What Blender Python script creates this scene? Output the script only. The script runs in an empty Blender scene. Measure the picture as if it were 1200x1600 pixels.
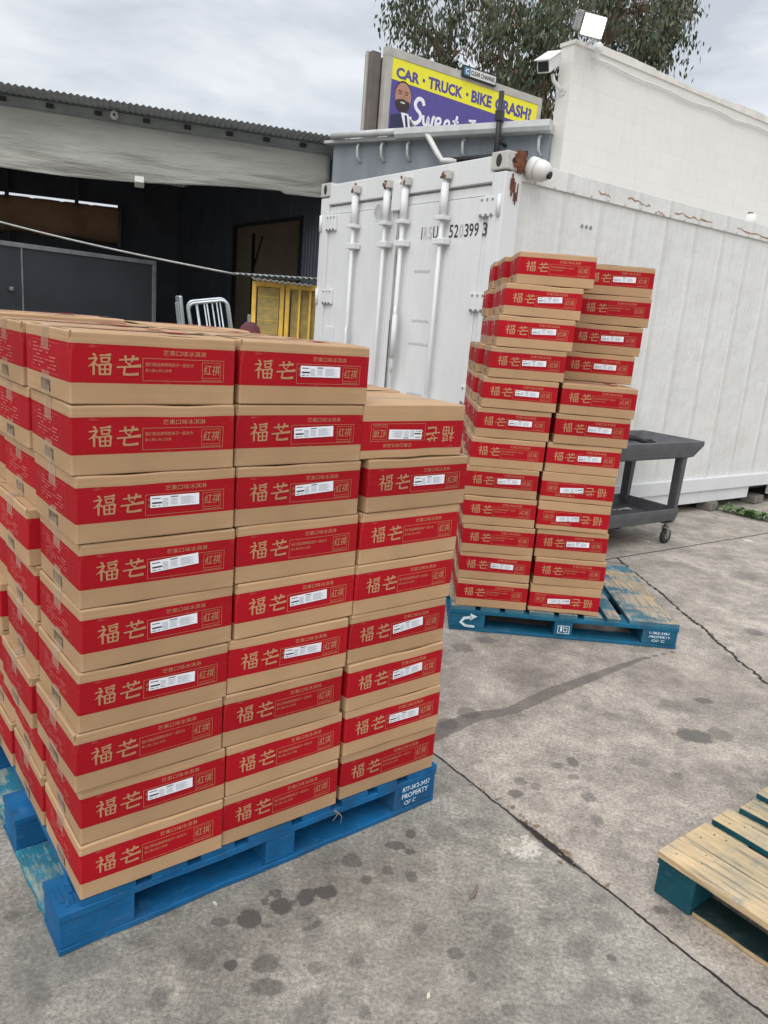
import bpy, bmesh, math, random
import numpy as np
from math import radians, sin, cos, pi
from mathutils import Vector, Matrix, noise

scene = bpy.context.scene
C = scene.collection
R = random.Random(7)

# ------------------------------------------------------------------ camera
CAM_H, PITCH, ROLL, FPX = 1.5643, 0.2402, 0.0823, 1195.745
cam = bpy.data.cameras.new('camera'); cam_o = bpy.data.objects.new('camera', cam); C.objects.link(cam_o)
cam.sensor_fit = 'VERTICAL'; cam.sensor_height = 36.0; cam.lens = 36.0 * FPX / 1600.0
cam.clip_start = 0.05; cam.clip_end = 2000
_f = Vector((0, cos(PITCH), -sin(PITCH))); _u = Vector((0, sin(PITCH), cos(PITCH))); _r = Vector((1, 0, 0))
_cr = _r * cos(ROLL) + _u * sin(ROLL); _cu = _u * cos(ROLL) - _r * sin(ROLL)
cam_o.matrix_world = Matrix(((_cr.x, _cu.x, -_f.x, 0), (_cr.y, _cu.y, -_f.y, 0), (_cr.z, _cu.z, -_f.z, CAM_H), (0, 0, 0, 1)))
scene.camera = cam_o

# ------------------------------------------------------------------ light
SUN_EL, SUN_AZ = radians(43), radians(196)      # azimuth clockwise from +Y
world = bpy.data.worlds.new('World'); scene.world = world; world.use_nodes = True
wn, wl = world.node_tree.nodes, world.node_tree.links
bg = wn['Background']
sky = wn.new('ShaderNodeTexSky'); sky.sky_type = 'NISHITA'; sky.sun_disc = False
sky.sun_elevation = SUN_EL; sky.sun_rotation = SUN_AZ; sky.air_density = 1.0; sky.dust_density = 3.0
tc = wn.new('ShaderNodeTexCoord')
mp = wn.new('ShaderNodeMapping'); mp.inputs['Scale'].default_value = (1.0, 1.0, 3.4); mp.inputs['Rotation'].default_value = (0.12, -0.1, 0.3)
nz = wn.new('ShaderNodeTexNoise'); nz.inputs['Scale'].default_value = 3.6; nz.inputs['Detail'].default_value = 9; nz.inputs['Roughness'].default_value = 0.55
nz.inputs['Distortion'].default_value = 0.25
rp = wn.new('ShaderNodeValToRGB')
rp.color_ramp.elements[0].position = 0.36; rp.color_ramp.elements[0].color = (3.7, 3.96, 4.35, 1)
rp.color_ramp.elements[1].position = 0.60; rp.color_ramp.elements[1].color = (5.35, 5.5, 5.78, 1)
mx = wn.new('ShaderNodeMix'); mx.data_type = 'RGBA'; mx.inputs[0].default_value = 0.94
wl.new(tc.outputs['Generated'], mp.inputs['Vector']); wl.new(mp.outputs[0], nz.inputs['Vector'])
wl.new(nz.outputs['Fac'], rp.inputs['Fac']); wl.new(sky.outputs[0], mx.inputs[6]); wl.new(rp.outputs[0], mx.inputs[7])
_sx = wn.new('ShaderNodeSeparateXYZ'); wl.new(tc.outputs['Generated'], _sx.inputs[0])
_mr = wn.new('ShaderNodeMapRange'); _mr.inputs[1].default_value = .42; _mr.inputs[2].default_value = .95; _mr.inputs[3].default_value = 1.0; _mr.inputs[4].default_value = 2.3
wl.new(_sx.outputs[2], _mr.inputs[0])      # overcast skies are brightest overhead
_vm = wn.new('ShaderNodeVectorMath'); _vm.operation = 'SCALE'; wl.new(mx.outputs[2], _vm.inputs[0]); wl.new(_mr.outputs[0], _vm.inputs['Scale'])
wl.new(_vm.outputs[0], bg.inputs['Color']); bg.inputs['Strength'].default_value = 0.1
sun = bpy.data.lights.new('sun', 'SUN'); sun.energy = 1.0; sun.angle = radians(55); sun.color = (1.0, 0.965, 0.92)
sun_o = bpy.data.objects.new('sun', sun); C.objects.link(sun_o)
_sd = Vector((sin(SUN_AZ) * cos(SUN_EL), cos(SUN_AZ) * cos(SUN_EL), sin(SUN_EL)))
sun_o.rotation_euler = _sd.to_track_quat('Z', 'Y').to_euler(); sun_o.location = _sd * 40
scene.view_settings.view_transform = 'Standard'; scene.view_settings.look = 'None'
scene.view_settings.exposure = 0.72; scene.view_settings.gamma = 1.0; scene.view_settings.use_curve_mapping = False
scene.render.resolution_x = 768; scene.render.resolution_y = 1024
scene.render.engine = 'CYCLES'; scene.cycles.max_bounces = 6

# ------------------------------------------------------------------ materials
MATS = {}
class NT:
    def __init__(s, name):
        s.m = bpy.data.materials.new(name); s.m.use_nodes = True; s.t = s.m.node_tree
        s.b = s.t.nodes['Principled BSDF']; MATS[name] = s.m
        s.co = s.t.nodes.new('ShaderNodeTexCoord')
    def n(s, typ, **kw):
        nd = s.t.nodes.new(typ)
        for k, v in kw.items():
            if k.startswith('i_'): nd.inputs[int(k[2:])].default_value = v
            else: setattr(nd, k, v)
        return nd
    def l(s, a, b): s.t.links.new(a, b)
    def set(s, inp, v):
        i = s.b.inputs[inp]
        if hasattr(v, 'node'): s.l(v, i)
        else: i.default_value = v
    def noise(s, scale, detail=4, rough=.55, vec=None, stretch=None, dist=0, space='Object'):
        v = vec or s.co.outputs[space]
        if stretch:
            m = s.n('ShaderNodeMapping'); m.inputs['Scale'].default_value = stretch; s.l(v, m.inputs[0]); v = m.outputs[0]
        nd = s.n('ShaderNodeTexNoise'); nd.inputs['Scale'].default_value = scale; nd.inputs['Detail'].default_value = detail
        nd.inputs['Roughness'].default_value = rough; nd.inputs['Distortion'].default_value = dist
        s.l(v, nd.inputs['Vector']); return nd.outputs['Fac']
    def ramp(s, fac, stops):
        nd = s.n('ShaderNodeValToRGB'); e = nd.color_ramp.elements
        while len(e) < len(stops): e.new(0.5)
        for q, (p, c) in zip(e, stops):
            q.position = p; q.color = (c, c, c, 1) if isinstance(c, (int, float)) else (*c, 1)
        s.l(fac, nd.inputs[0]); return nd.outputs[0]
    def mix(s, fac, a, b, mode='MIX'):
        nd = s.n('ShaderNodeMix', data_type='RGBA', blend_type=mode)
        for i, v in ((0, fac), (6, a), (7, b)):
            if hasattr(v, 'node'): s.l(v, nd.inputs[i])
            elif i == 0: nd.inputs[0].default_value = v
            else: nd.inputs[i].default_value = (*v, 1) if not isinstance(v, (int, float)) else (v, v, v, 1)
        return nd.outputs[2]
    def math(s, op, a, b=0.0, c=None, clamp=False):
        nd = s.n('ShaderNodeMath', operation=op, use_clamp=clamp)
        for i, v in enumerate((a, b) if c is None else (a, b, c)):
            if hasattr(v, 'node'): s.l(v, nd.inputs[i])
            else: nd.inputs[i].default_value = v
        return nd.outputs[0]
    def bump(s, h, strength=.3, dist=.01):
        nd = s.n('ShaderNodeBump'); nd.inputs['Strength'].default_value = strength; nd.inputs['Distance'].default_value = dist
        s.l(h, nd.inputs['Height']); s.l(nd.outputs[0], s.b.inputs['Normal'])

def mul(c, k): return tuple(x * k for x in c)
def simple(name, col, rough=.6, var=.15, scale=6, metal=0, bump=0, stretch=None, bscale=40, spec=.5):
    s = NT(name); f = s.noise(scale, 5, stretch=stretch)
    c = s.ramp(f, [(.3, mul(col, 1 - var)), (.7, mul(col, 1 + var))])
    s.set('Base Color', c); s.set('Roughness', rough); s.set('Metallic', metal); s.set('Specular IOR Level', spec)
    if bump: s.bump(s.noise(bscale, 3), bump, .004)
    return s.m

def cardboard(name, col, hue=0):
    s = NT(name)
    oi = s.n('ShaderNodeObjectInfo')
    f = s.noise(7, 4); fine = s.noise(9, 3, stretch=(.25, .25, 30))
    c = s.ramp(f, [(.3, mul(col, .93)), (.7, mul(col, 1.05))])
    c = s.mix(.22, c, s.ramp(fine, [(.3, .35), (.7, .65)]), 'OVERLAY')
    rv = s.math('MULTIPLY_ADD', oi.outputs['Random'], .20, .88)
    cc = s.n('ShaderNodeCombineColor'); [s.l(rv, cc.inputs[i]) for i in range(3)]
    c = s.mix(1.0, c, cc.outputs[0], 'MULTIPLY')
    scuff = s.ramp(s.noise(19, 7, .75, stretch=(.7, .7, 1.6), dist=.4), [(.60, 0.0), (.74, .45)])
    c = s.mix(scuff, c, mul((.52, .36, .26), .8 if hue == 0 else 1))
    edge = s.n('ShaderNodeNewGeometry')
    c = s.mix(s.ramp(edge.outputs['Pointiness'], [(.54, 0.0), (.62, .35)]), c, (.62, .45, .30))
    s.set('Base Color', c); s.set('Roughness', .7); s.set('Specular IOR Level', .18)
    s.bump(s.math('ADD', s.noise(16, 3), s.math('MULTIPLY', fine, .4)), .12, .004)
    return s.m
CARD = cardboard('cardboard', (.425, .270, .150))
RED = cardboard('red_ink_cardboard', (.355, .004, .011))
INK = cardboard('unprinted_lettering', (.44, .235, .125))
FAINT = cardboard('faint_lettering', (.53, .105, .085))
BARC = simple('barcode_ink', (.12, .085, .06), .7)
SEAM = simple('carton_seam', (.10, .055, .03), .9)
WHITE_PAPER = simple('label_paper', (.74, .76, .80), .45, .03)
GREY_INK = simple('label_print', (.22, .23, .26), .6)
BLACK_INK = simple('label_black_print', (.03, .03, .035), .6)
def tape_mat():
    s = NT('clear_tape'); s.set('Base Color', (.62, .47, .34, 1)); s.set('Roughness', .18)
    s.set('Specular IOR Level', .8)
    a = s.noise(26, 3, stretch=(1, 1, 1)); s.set('Alpha', s.math('MULTIPLY_ADD', a, .75, -.04, clamp=True))
    s.bump(s.noise(35, 3), .6, .004); return s.m
TAPE = tape_mat()

def concrete():
    s = NT('yard_concrete')
    at = s.n('ShaderNodeAttribute', attribute_name='stain').outputs['Fac']
    aw = s.n('ShaderNodeAttribute', attribute_name='wet').outputs['Fac']
    big = s.noise(.55, 5, .6); mid = s.noise(4.5, 8, .68, dist=.15); fine = s.noise(85, 5, .75); spk = s.noise(300, 2, .6)
    base = s.ramp(mid, [(.30, (.185, .174, .155)), (.5, (.30, .28, .25)), (.70, (.42, .39, .35))])
    base = s.mix(.9, base, s.ramp(big, [(.3, .36), (.7, .66)]), 'OVERLAY')
    base = s.mix(.75, base, s.ramp(fine, [(.36, .24), (.66, .76)]), 'OVERLAY')
    base = s.mix(.4, base, s.ramp(s.noise(17, 6, .7), [(.36, .28), (.66, .72)]), 'OVERLAY')
    base = s.mix(.45, base, s.ramp(spk, [(.3, .2), (.75, .85)]), 'OVERLAY')
    sp0 = s.n('ShaderNodeSeparateXYZ'); s.l(s.co.outputs['Object'], sp0.inputs[0])
    sd = s.math('SUBTRACT', s.math('ADD', s.math('MULTIPLY', sp0.outputs[0], .811), s.math('MULTIPLY', sp0.outputs[1], .585)), .811 * .287 + .585 * 2.579)
    base = s.mix(s.math('GREATER_THAN', sd, 0.0), s.mix(1.0, base, (.84, .84, .79), 'MULTIPLY'), s.mix(1.0, base, (1.12, 1.06, 1.0), 'MULTIPLY'))   # two pours of different colour
    # damp oily patches and drips
    blot = s.ramp(s.noise(2.3, 9, .7, dist=.5), [(.50, 0.0), (.63, .42)])
    base = s.mix(blot, base, (.105, .102, .094))
    brown = s.ramp(s.noise(.9, 5, .6), [(.52, 0.0), (.72, .35)])
    base = s.mix(brown, base, (.24, .185, .15))
    pd = s.n('ShaderNodeVectorMath', operation='DISTANCE'); s.l(s.co.outputs['Object'], pd.inputs[0]); pd.inputs[1].default_value = (.525, 2.105, 0)
    pf = s.math('ADD', s.math('SUBTRACT', 1.0, s.math('DIVIDE', pd.outputs['Value'], .062)), s.math('MULTIPLY', s.math('SUBTRACT', s.noise(38, 5, .7), .5), 1.8))
    base = s.mix(s.ramp(pf, [(.05, 0.0), (.22, .85)]), base, s.ramp(s.noise(120, 3), [(.35, (.38, .35, .30)), (.65, (.66, .62, .54))]))   # spalled patch
    edge = s.noise(42, 5, .65)
    st = s.math('ADD', at, s.math('MULTIPLY', s.math('SUBTRACT', edge, .5), 1.1))
    sf = s.ramp(st, [(.0, 0.0), (.22, 1.0)])
    amt = s.n('ShaderNodeAttribute', attribute_name='stain_amount').outputs['Fac']
    base = s.mix(s.math('MULTIPLY', sf, amt), base, (.062, .056, .050))
    wt = s.math('ADD', aw, s.math('MULTIPLY', s.math('SUBTRACT', s.noise(14, 5, .6), .5), .7))
    wf = s.ramp(wt, [(.05, 0.0), (.2, .66)])
    base = s.mix(wf, base, (.075, .066, .058))
    # joints: line distance with wobble
    sep = s.n('ShaderNodeSeparateXYZ'); s.l(s.co.outputs['Object'], sep.inputs[0])
    wob = s.math('MULTIPLY', s.math('SUBTRACT', s.noise(7, 6, .7), .5), .035)
    wob2 = s.math('MULTIPLY', s.math('SUBTRACT', s.noise(2.0, 8, .75), .5), .22)
    def line(x0, y0, x1, y1, w, wb, keep=None):
        dx, dy = x1 - x0, y1 - y0; L = math.hypot(dx, dy); nx, ny = -dy / L, dx / L; c = nx * x0 + ny * y0
        d = s.math('SUBTRACT', s.math('ADD', s.math('MULTIPLY', sep.outputs[0], nx), s.math('MULTIPLY', sep.outputs[1], ny)), c)
        d = s.math('ABSOLUTE', s.math('ADD', d, wb))
        k = s.math('SUBTRACT', 1.0, s.math('DIVIDE', d, w), clamp=True)
        if keep:   # half-plane limit
            kx, ky, kc = keep
            g = s.math('SUBTRACT', s.math('ADD', s.math('MULTIPLY', sep.outputs[0], kx), s.math('MULTIPLY', sep.outputs[1], ky)), kc)
            k = s.math('MULTIPLY', k, s.math('GREATER_THAN', g, 0.0))
        return k
    j3n = (-.585, .811)
    c3 = j3n[0] * 1.764 + j3n[1] * 5.538
    js = [line(.287, 2.579, 1.036, 1.54, .0065, wob),
          line(1.764, 5.538, 3.5, 6.789, .010, wob, (.811, .585, .811 * -6 + .585 * 0)),
          line(1.792, 5.418, 1.955, 3.5, .014, wob2, (.585, -.811, -c3)),
          line(3.313, 7.73, 3.733, 7.287, .014, wob, (-.585, .811, c3))]
    soft = [line(.287, 2.579, 1.036, 1.54, .05, wob), line(1.764, 5.538, 3.5, 6.789, .06, wob)]
    dd = s.n('ShaderNodeVectorMath', operation='DISTANCE'); s.l(s.co.outputs['Object'], dd.inputs[0]); dd.inputs[1].default_value = (.60, 2.13, 0)
    near = s.math('SUBTRACT', 1.0, s.math('DIVIDE', dd.outputs['Value'], .20), clamp=True)
    js.append(s.math('MULTIPLY', line(.287, 2.579, 1.036, 1.54, .021, wob), s.math('MULTIPLY', near, 1.3)))
    j = js[0]
    for q in js[1:]: j = s.math('MAXIMUM', j, q)
    sfj = s.math('MAXIMUM', soft[0], soft[1])
    base = s.mix(s.math('MULTIPLY', sfj, .35), base, (.33, .30, .26))
    jr = s.ramp(j, [(.1, 0.0), (.45, 1.0)])
    base = s.mix(jr, base, (.018, .016, .013))
    s.set('Base Color', base)
    s.set('Roughness', s.ramp(s.math('ADD', wf, s.math('MULTIPLY', sf, .5)), [(0, .88), (1, .55)]))
    h = s.math('SUBTRACT', s.math('ADD', s.math('MULTIPLY', fine, .5), s.math('MULTIPLY', mid, .9)), s.math('MULTIPLY', jr, 2.5))
    s.bump(h, .35, .008)
    return s.m
CONCRETE = concrete()

def painted_wood(name, paint, wood, worn, side_worn, dirt=.4, along='x'):
    """paint worn away mostly on the upward faces"""
    s = NT(name)
    geo = s.n('ShaderNodeNewGeometry'); sp = s.n('ShaderNodeSeparateXYZ'); s.l(geo.outputs['True Normal'], sp.inputs[0])
    up = s.ramp(sp.outputs[2], [(.4, 0.0), (.8, 1.0)])
    gr = s.noise(5, 6, .6, stretch=(1, 14, 14) if along == 'x' else (14, 1, 14)); g2 = s.noise(22, 4, .6, stretch=(.6, 6, 6) if along == 'x' else (6, .6, 6)); pat = s.noise(5.5, 6, .7, dist=.3)
    w = s.ramp(gr, [(.32, mul((wood[0] * .85, wood[1] * .92, wood[2]), .42)), (.47, wood), (.72, mul(wood, 1.18))])
    w = s.mix(.35, w, s.ramp(g2, [(.3, .3), (.7, .7)]), 'OVERLAY')
    p = s.ramp(s.noise(9, 5), [(.3, mul(paint, .72)), (.7, mul(paint, 1.3))])
    th = s.math('ADD', side_worn, s.math('MULTIPLY', up, worn - side_worn))
    k = s.math('SUBTRACT', s.math('ADD', pat, s.math('MULTIPLY', s.math('SUBTRACT', g2, .5), .35)), s.math('SUBTRACT', 1.0, th))
    kf = s.ramp(k, [(.0, 0.0), (.12, 1.0)])
    c = s.mix(kf, p, w)
    wash = s.ramp(s.noise(3.2, 4), [(.45, 0.0), (.75, .45)])
    c = s.mix(s.math('MULTIPLY', wash, kf), c, mul(paint, 1.5))
    p2 = s.ramp(s.noise(30, 5, .7, stretch=(.5, .5, 2)), [(.56, 0.0), (.72, .5)])
    c = s.mix(p2, c, tuple(min(1, x * 1.5 + .05) for x in paint))
    d = s.ramp(s.noise(8, 6, .7), [(.5, 0.0), (.75, dirt)])
    c = s.mix(d, c, (.06, .05, .04))
    s.set('Base Color', c); s.set('Roughness', .72); s.set('Specular IOR Level', .3)
    s.bump(s.math('ADD', gr, g2), .4, .004)
    return s.m
BLUE = painted_wood('blue_pallet_paint', (.003, .098, .245), (.10, .26, .30), .36, .27, .5)
BLUE_WORN = painted_wood('worn_teal_deck', (.02, .17, .25), (.30, .32, .25), .55, .30, .6, 'y')
BLUE2 = painted_wood('faded_blue_paint', (.006, .105, .19), (.26, .27, .22), .40, .25, .4)
DECK2 = painted_wood('sun_bleached_blue_deck', (.05, .15, .20), (.40, .31, .20), .58, .30, .55, 'y')
BARE = painted_wood('bare_pine_with_teal_edges', (.003, .075, .105), (.50, .37, .20), .80, .34, .25, 'y')
TEALB = painted_wood('dark_teal_block_paint', (.002, .060, .085), (.42, .33, .2), .6, .10, .2)
BARE_EDGE = painted_wood('bare_pine_all_round', (.003, .075, .105), (.54, .40, .23), .82, .74, .25, 'y')
PINE = painted_wood('raw_pine', (.30, .38, .33), (.52, .38, .21), .80, .75, .1)
UNDER = painted_wood('dark_topped_underboard', (.006, .022, .024), (.52, .38, .20), .05, .85, .2, 'y')  # near-black teal on upward faces, mostly bare wood on the sides
STENCIL = simple('white_stencil_paint', (.60, .72, .78), .7, .25, 60)
_s = STENCIL.node_tree; _n1 = _s.nodes.new('ShaderNodeTexNoise'); _n1.inputs['Scale'].default_value = 75; _n1.inputs['Detail'].default_value = 5; _r1 = _s.nodes.new('ShaderNodeValToRGB')
_r1.color_ramp.elements[0].position = .33; _r1.color_ramp.elements[1].position = .40; _t1 = _s.nodes.new('ShaderNodeTexCoord'); _s.links.new(_t1.outputs['Object'], _n1.inputs['Vector'])
_s.links.new(_n1.outputs['Fac'], _r1.inputs[0]); _s.links.new(_r1.outputs[0], _s.nodes['Principled BSDF'].inputs['Alpha'])

def dirty_white(name, col, streak=.35, rust=0.0, rough=.45, seam=None):
    s = NT(name)
    st = s.noise(5, 6, .65, stretch=(6, 6, .45)); bl = s.noise(1.6, 6, .6)
    c = s.ramp(bl, [(.3, mul(col, .93)), (.7, mul(col, 1.03))])
    c = s.mix(s.ramp(st, [(.48, 0.0), (.8, streak)]), c, mul((col[0], col[1], col[2] * .93), .62))
    if seam:
        sep = s.n('ShaderNodeSeparateXYZ'); s.l(s.co.outputs['Object'], sep.inputs[0])
        a = s.math('ABSOLUTE', s.math('SUBTRACT', s.math('FRACT', s.math('DIVIDE', sep.outputs[0], seam)), .5))
        line = s.math('SUBTRACT', 1.0, s.math('DIVIDE', a, .03), clamp=True)
        wide = s.math('SUBTRACT', 1.0, s.math('DIVIDE', a, .12), clamp=True)
        c = s.mix(s.math('MULTIPLY', line, .22), c, mul(col, .60))
        s.bump(s.math('ADD', s.math('MULTIPLY', wide, .8), s.math('MULTIPLY', s.noise(2.2, 5), 2.2)), .45, .03)
    else:
        s.bump(s.noise(3, 4), .15, .02)
    if rust:
        rf = s.ramp(s.noise(7, 6, .7), [(.62 - rust * .1, 0.0), (.68 - rust * .1, 1.0)])
        c = s.mix(rf, c, (.12, .04, .018))
    s.set('Base Color', c); s.set('Roughness', rough); return s.m
CONT = dirty_white('container_white_paint', (.69, .70, .70), .22)
CONT_SIDE = dirty_white('container_side_paint', (.69, .69, .665), .42, seam=.42)
CONT_RUSTY = dirty_white('container_rusty_white', (.50, .49, .46), .45, rust=.5)
RUST_PALE = simple('thin_rust_stain', (.33, .19, .11), .8, .4, 14)
NAIL = simple('rusty_nail', (.10, .055, .035), .8, .3, 50)
RUST = simple('rust', (.14, .050, .024), .9, .5, 20, bump=.6)
GASKET = simple('painted_door_gasket', (.42, .42, .41), .7, .2, 12)
DARK_GAP = simple('near_black_fill', (.03, .03, .03), .8)  # near-black for gasket strips, underframe, rafter ends and painted-in socket shade
OLD_LETTER = simple('faded_black_letter', (.035, .035, .04), .6, .6, 30)
GHOST = simple('peeled_grey_letter', (.47, .475, .475), .6, .05, 30)

def cmu():
    s = NT('white_painted_block')
    m = s.n('ShaderNodeMapping'); s.l(s.co.outputs['Object'], m.inputs[0])
    m.inputs['Rotation'].default_value = (radians(90), 0, 0)
    br = s.n('ShaderNodeTexBrick'); s.l(m.outputs[0], br.inputs['Vector'])
    br.inputs['Scale'].default_value = 1.0; br.inputs['Brick Width'].default_value = .40; br.inputs['Row Height'].default_value = .20
    br.inputs['Mortar Size'].default_value = .006; br.inputs['Mortar Smooth'].default_value = .6
    br.inputs['Color1'].default_value = (.67, .655, .61, 1); br.inputs['Color2'].default_value = (.655, .64, .595, 1); br.inputs['Mortar'].default_value = (.645, .63, .585, 1)
    c = s.mix(s.ramp(s.noise(4, 6, .65, stretch=(3, 3, .5)), [(.5, 0.0), (.85, .3)]), br.outputs['Color'], (.42, .41, .37))
    s.set('Base Color', c); s.set('Roughness', .75)
    h = s.math('ADD', s.math('MULTIPLY', br.outputs['Fac'], -.28), s.math('MULTIPLY', s.noise(60, 3), .25))
    s.bump(h, .5, .01); return s.m
CMU = cmu()
CMU_CAP = simple('white_wall_top_paint', (.62, .60, .55), .8, .12, 5, bump=.4)
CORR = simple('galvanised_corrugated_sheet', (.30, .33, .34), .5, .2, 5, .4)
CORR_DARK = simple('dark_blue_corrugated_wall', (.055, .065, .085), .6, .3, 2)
FASCIA = simple('grey_fascia_paint', (.24, .26, .25), .7, .2, 3)
def tarp_mat():
    s = NT('grey_shade_cloth'); c = s.ramp(s.noise(1.6, 6, .6, stretch=(.5, 1, 2)), [(.3, (.30, .30, .275)), (.7, (.46, .46, .42))])
    s.set('Base Color', c); s.set('Roughness', .9)
    s.bump(s.noise(3.0, 5, .6, stretch=(.35, 1, 2.6)), .9, .06); return s.m
SHADE = tarp_mat()
BROWN_TARP = simple('brown_tarpaulin', (.50, .36, .26), .85, .2, 2)
_t = BROWN_TARP.node_tree; _tr = _t.nodes.new('ShaderNodeBsdfTranslucent'); _tr.inputs[0].default_value = (.55, .40, .28, 1)
_ms = _t.nodes.new('ShaderNodeMixShader'); _ms.inputs[0].default_value = .5; _o = [n for n in _t.nodes if n.type == 'OUTPUT_MATERIAL'][0]
_t.links.new(_t.nodes['Principled BSDF'].outputs[0], _ms.inputs[1]); _t.links.new(_tr.outputs[0], _ms.inputs[2]); _t.links.new(_ms.outputs[0], _o.inputs[0])
BLUEGREY = simple('blue_grey_wall_paint', (.20, .225, .25), .6, .25, 2.2, stretch=(1, 1, .4))
GUTTER = simple('pale_grey_gutter', (.46, .47, .46), .5, .12, 6)
PVC = simple('white_pvc', (.62, .62, .59), .4, .08)
BLACKP = simple('black_pipe', (.015, .015, .017), .45)
STEEL = simple('galvanised_steel', (.42, .46, .48), .38, .2, 12, .7)
YELLOW = simple('yellow_painted_steel', (.74, .47, .07), .5, .2, 8)
MESHY = simple('amber_mesh_infill', (.34, .26, .09), .8, .25, 14)
PANEL = simple('charcoal_panel', (.030, .036, .042), .5, .2, 1.5)
ALU = simple('aluminium_trim', (.24, .26, .27), .45, .2, 8, .5)
BEIGE = simple('beige_interior_wall', (.50, .44, .35), .8, .1, 2)
MAROON = simple('maroon_cloth', (.10, .02, .03), .8, .25, 9)
CARTP = simple('grey_cart_plastic', (.078, .080, .086), .5, .22, 9, bump=.15, bscale=160)
RUBBER = simple('black_rubber', (.02, .02, .02), .7)
GREYMETAL = simple('castor_grey', (.28, .28, .27), .4, .2, 20, .6)
CLOTHB = simple('black_cloth', (.012, .012, .014), .85, .3)
CLOTHW = simple('white_cloth', (.55, .55, .53), .8, .1)
BILLFR = simple('billboard_frame_grey', (.42, .40, .36), .6, .15, 2)
BILLDK = simple('billboard_back_dark', (.13, .115, .10), .7, .2, 2)
BY = simple('poster_yellow', (.80, .74, .03), .5, .03)
BP = simple('poster_purple', (.085, .065, .27), .5, .06)
BW = simple('poster_white', (.80, .80, .84), .5, .03)
BSKIN = simple('poster_skin', (.42, .22, .15), .6, .12, 4)
BHAIR = simple('poster_hair', (.035, .025, .025), .7)
BSUIT = simple('poster_navy_suit', (.025, .03, .075), .7)
BARK = simple('eucalyptus_bark', (.20, .15, .11), .85, .3, 3)
def leafm(name, a, b):
    s = NT(name); g = s.n('ShaderNodeNewGeometry')
    s.set('Base Color', s.ramp(g.outputs['Random Per Island'], [(.0, a), (1, b)])); s.set('Roughness', .55)
    s.set('Transmission Weight', 0.0); return s.m
LEAF = leafm('eucalyptus_leaf', (.022, .036, .014), (.075, .092, .040))
LEAF2 = leafm('reddish_young_leaf', (.09, .060, .03), (.15, .095, .05))
WEEDM = leafm('weed_leaf', (.04, .10, .02), (.10, .20, .04))
DRY = simple('dry_leaf', (.20, .145, .085), .8, .4, 30)
RUBBLE = simple('broken_concrete', (.36, .33, .28), .9, .35, 30, bump=.5)
BRICKB = simple('grey_brick_block', (.17, .15, .13), .9, .3, 12, bump=.5)
def emis(name, col, st):
    s = NT(name); s.set('Base Color', (.9, .9, .85, 1)); s.set('Emission Color', (*col, 1)); s.set('Emission Strength', st); return s.m
LAMP = emis('lit_floodlight_glass', (1.0, .93, .80), 9.0)
GLASS = simple('dark_lens', (.01, .01, .012), .1)

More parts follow.
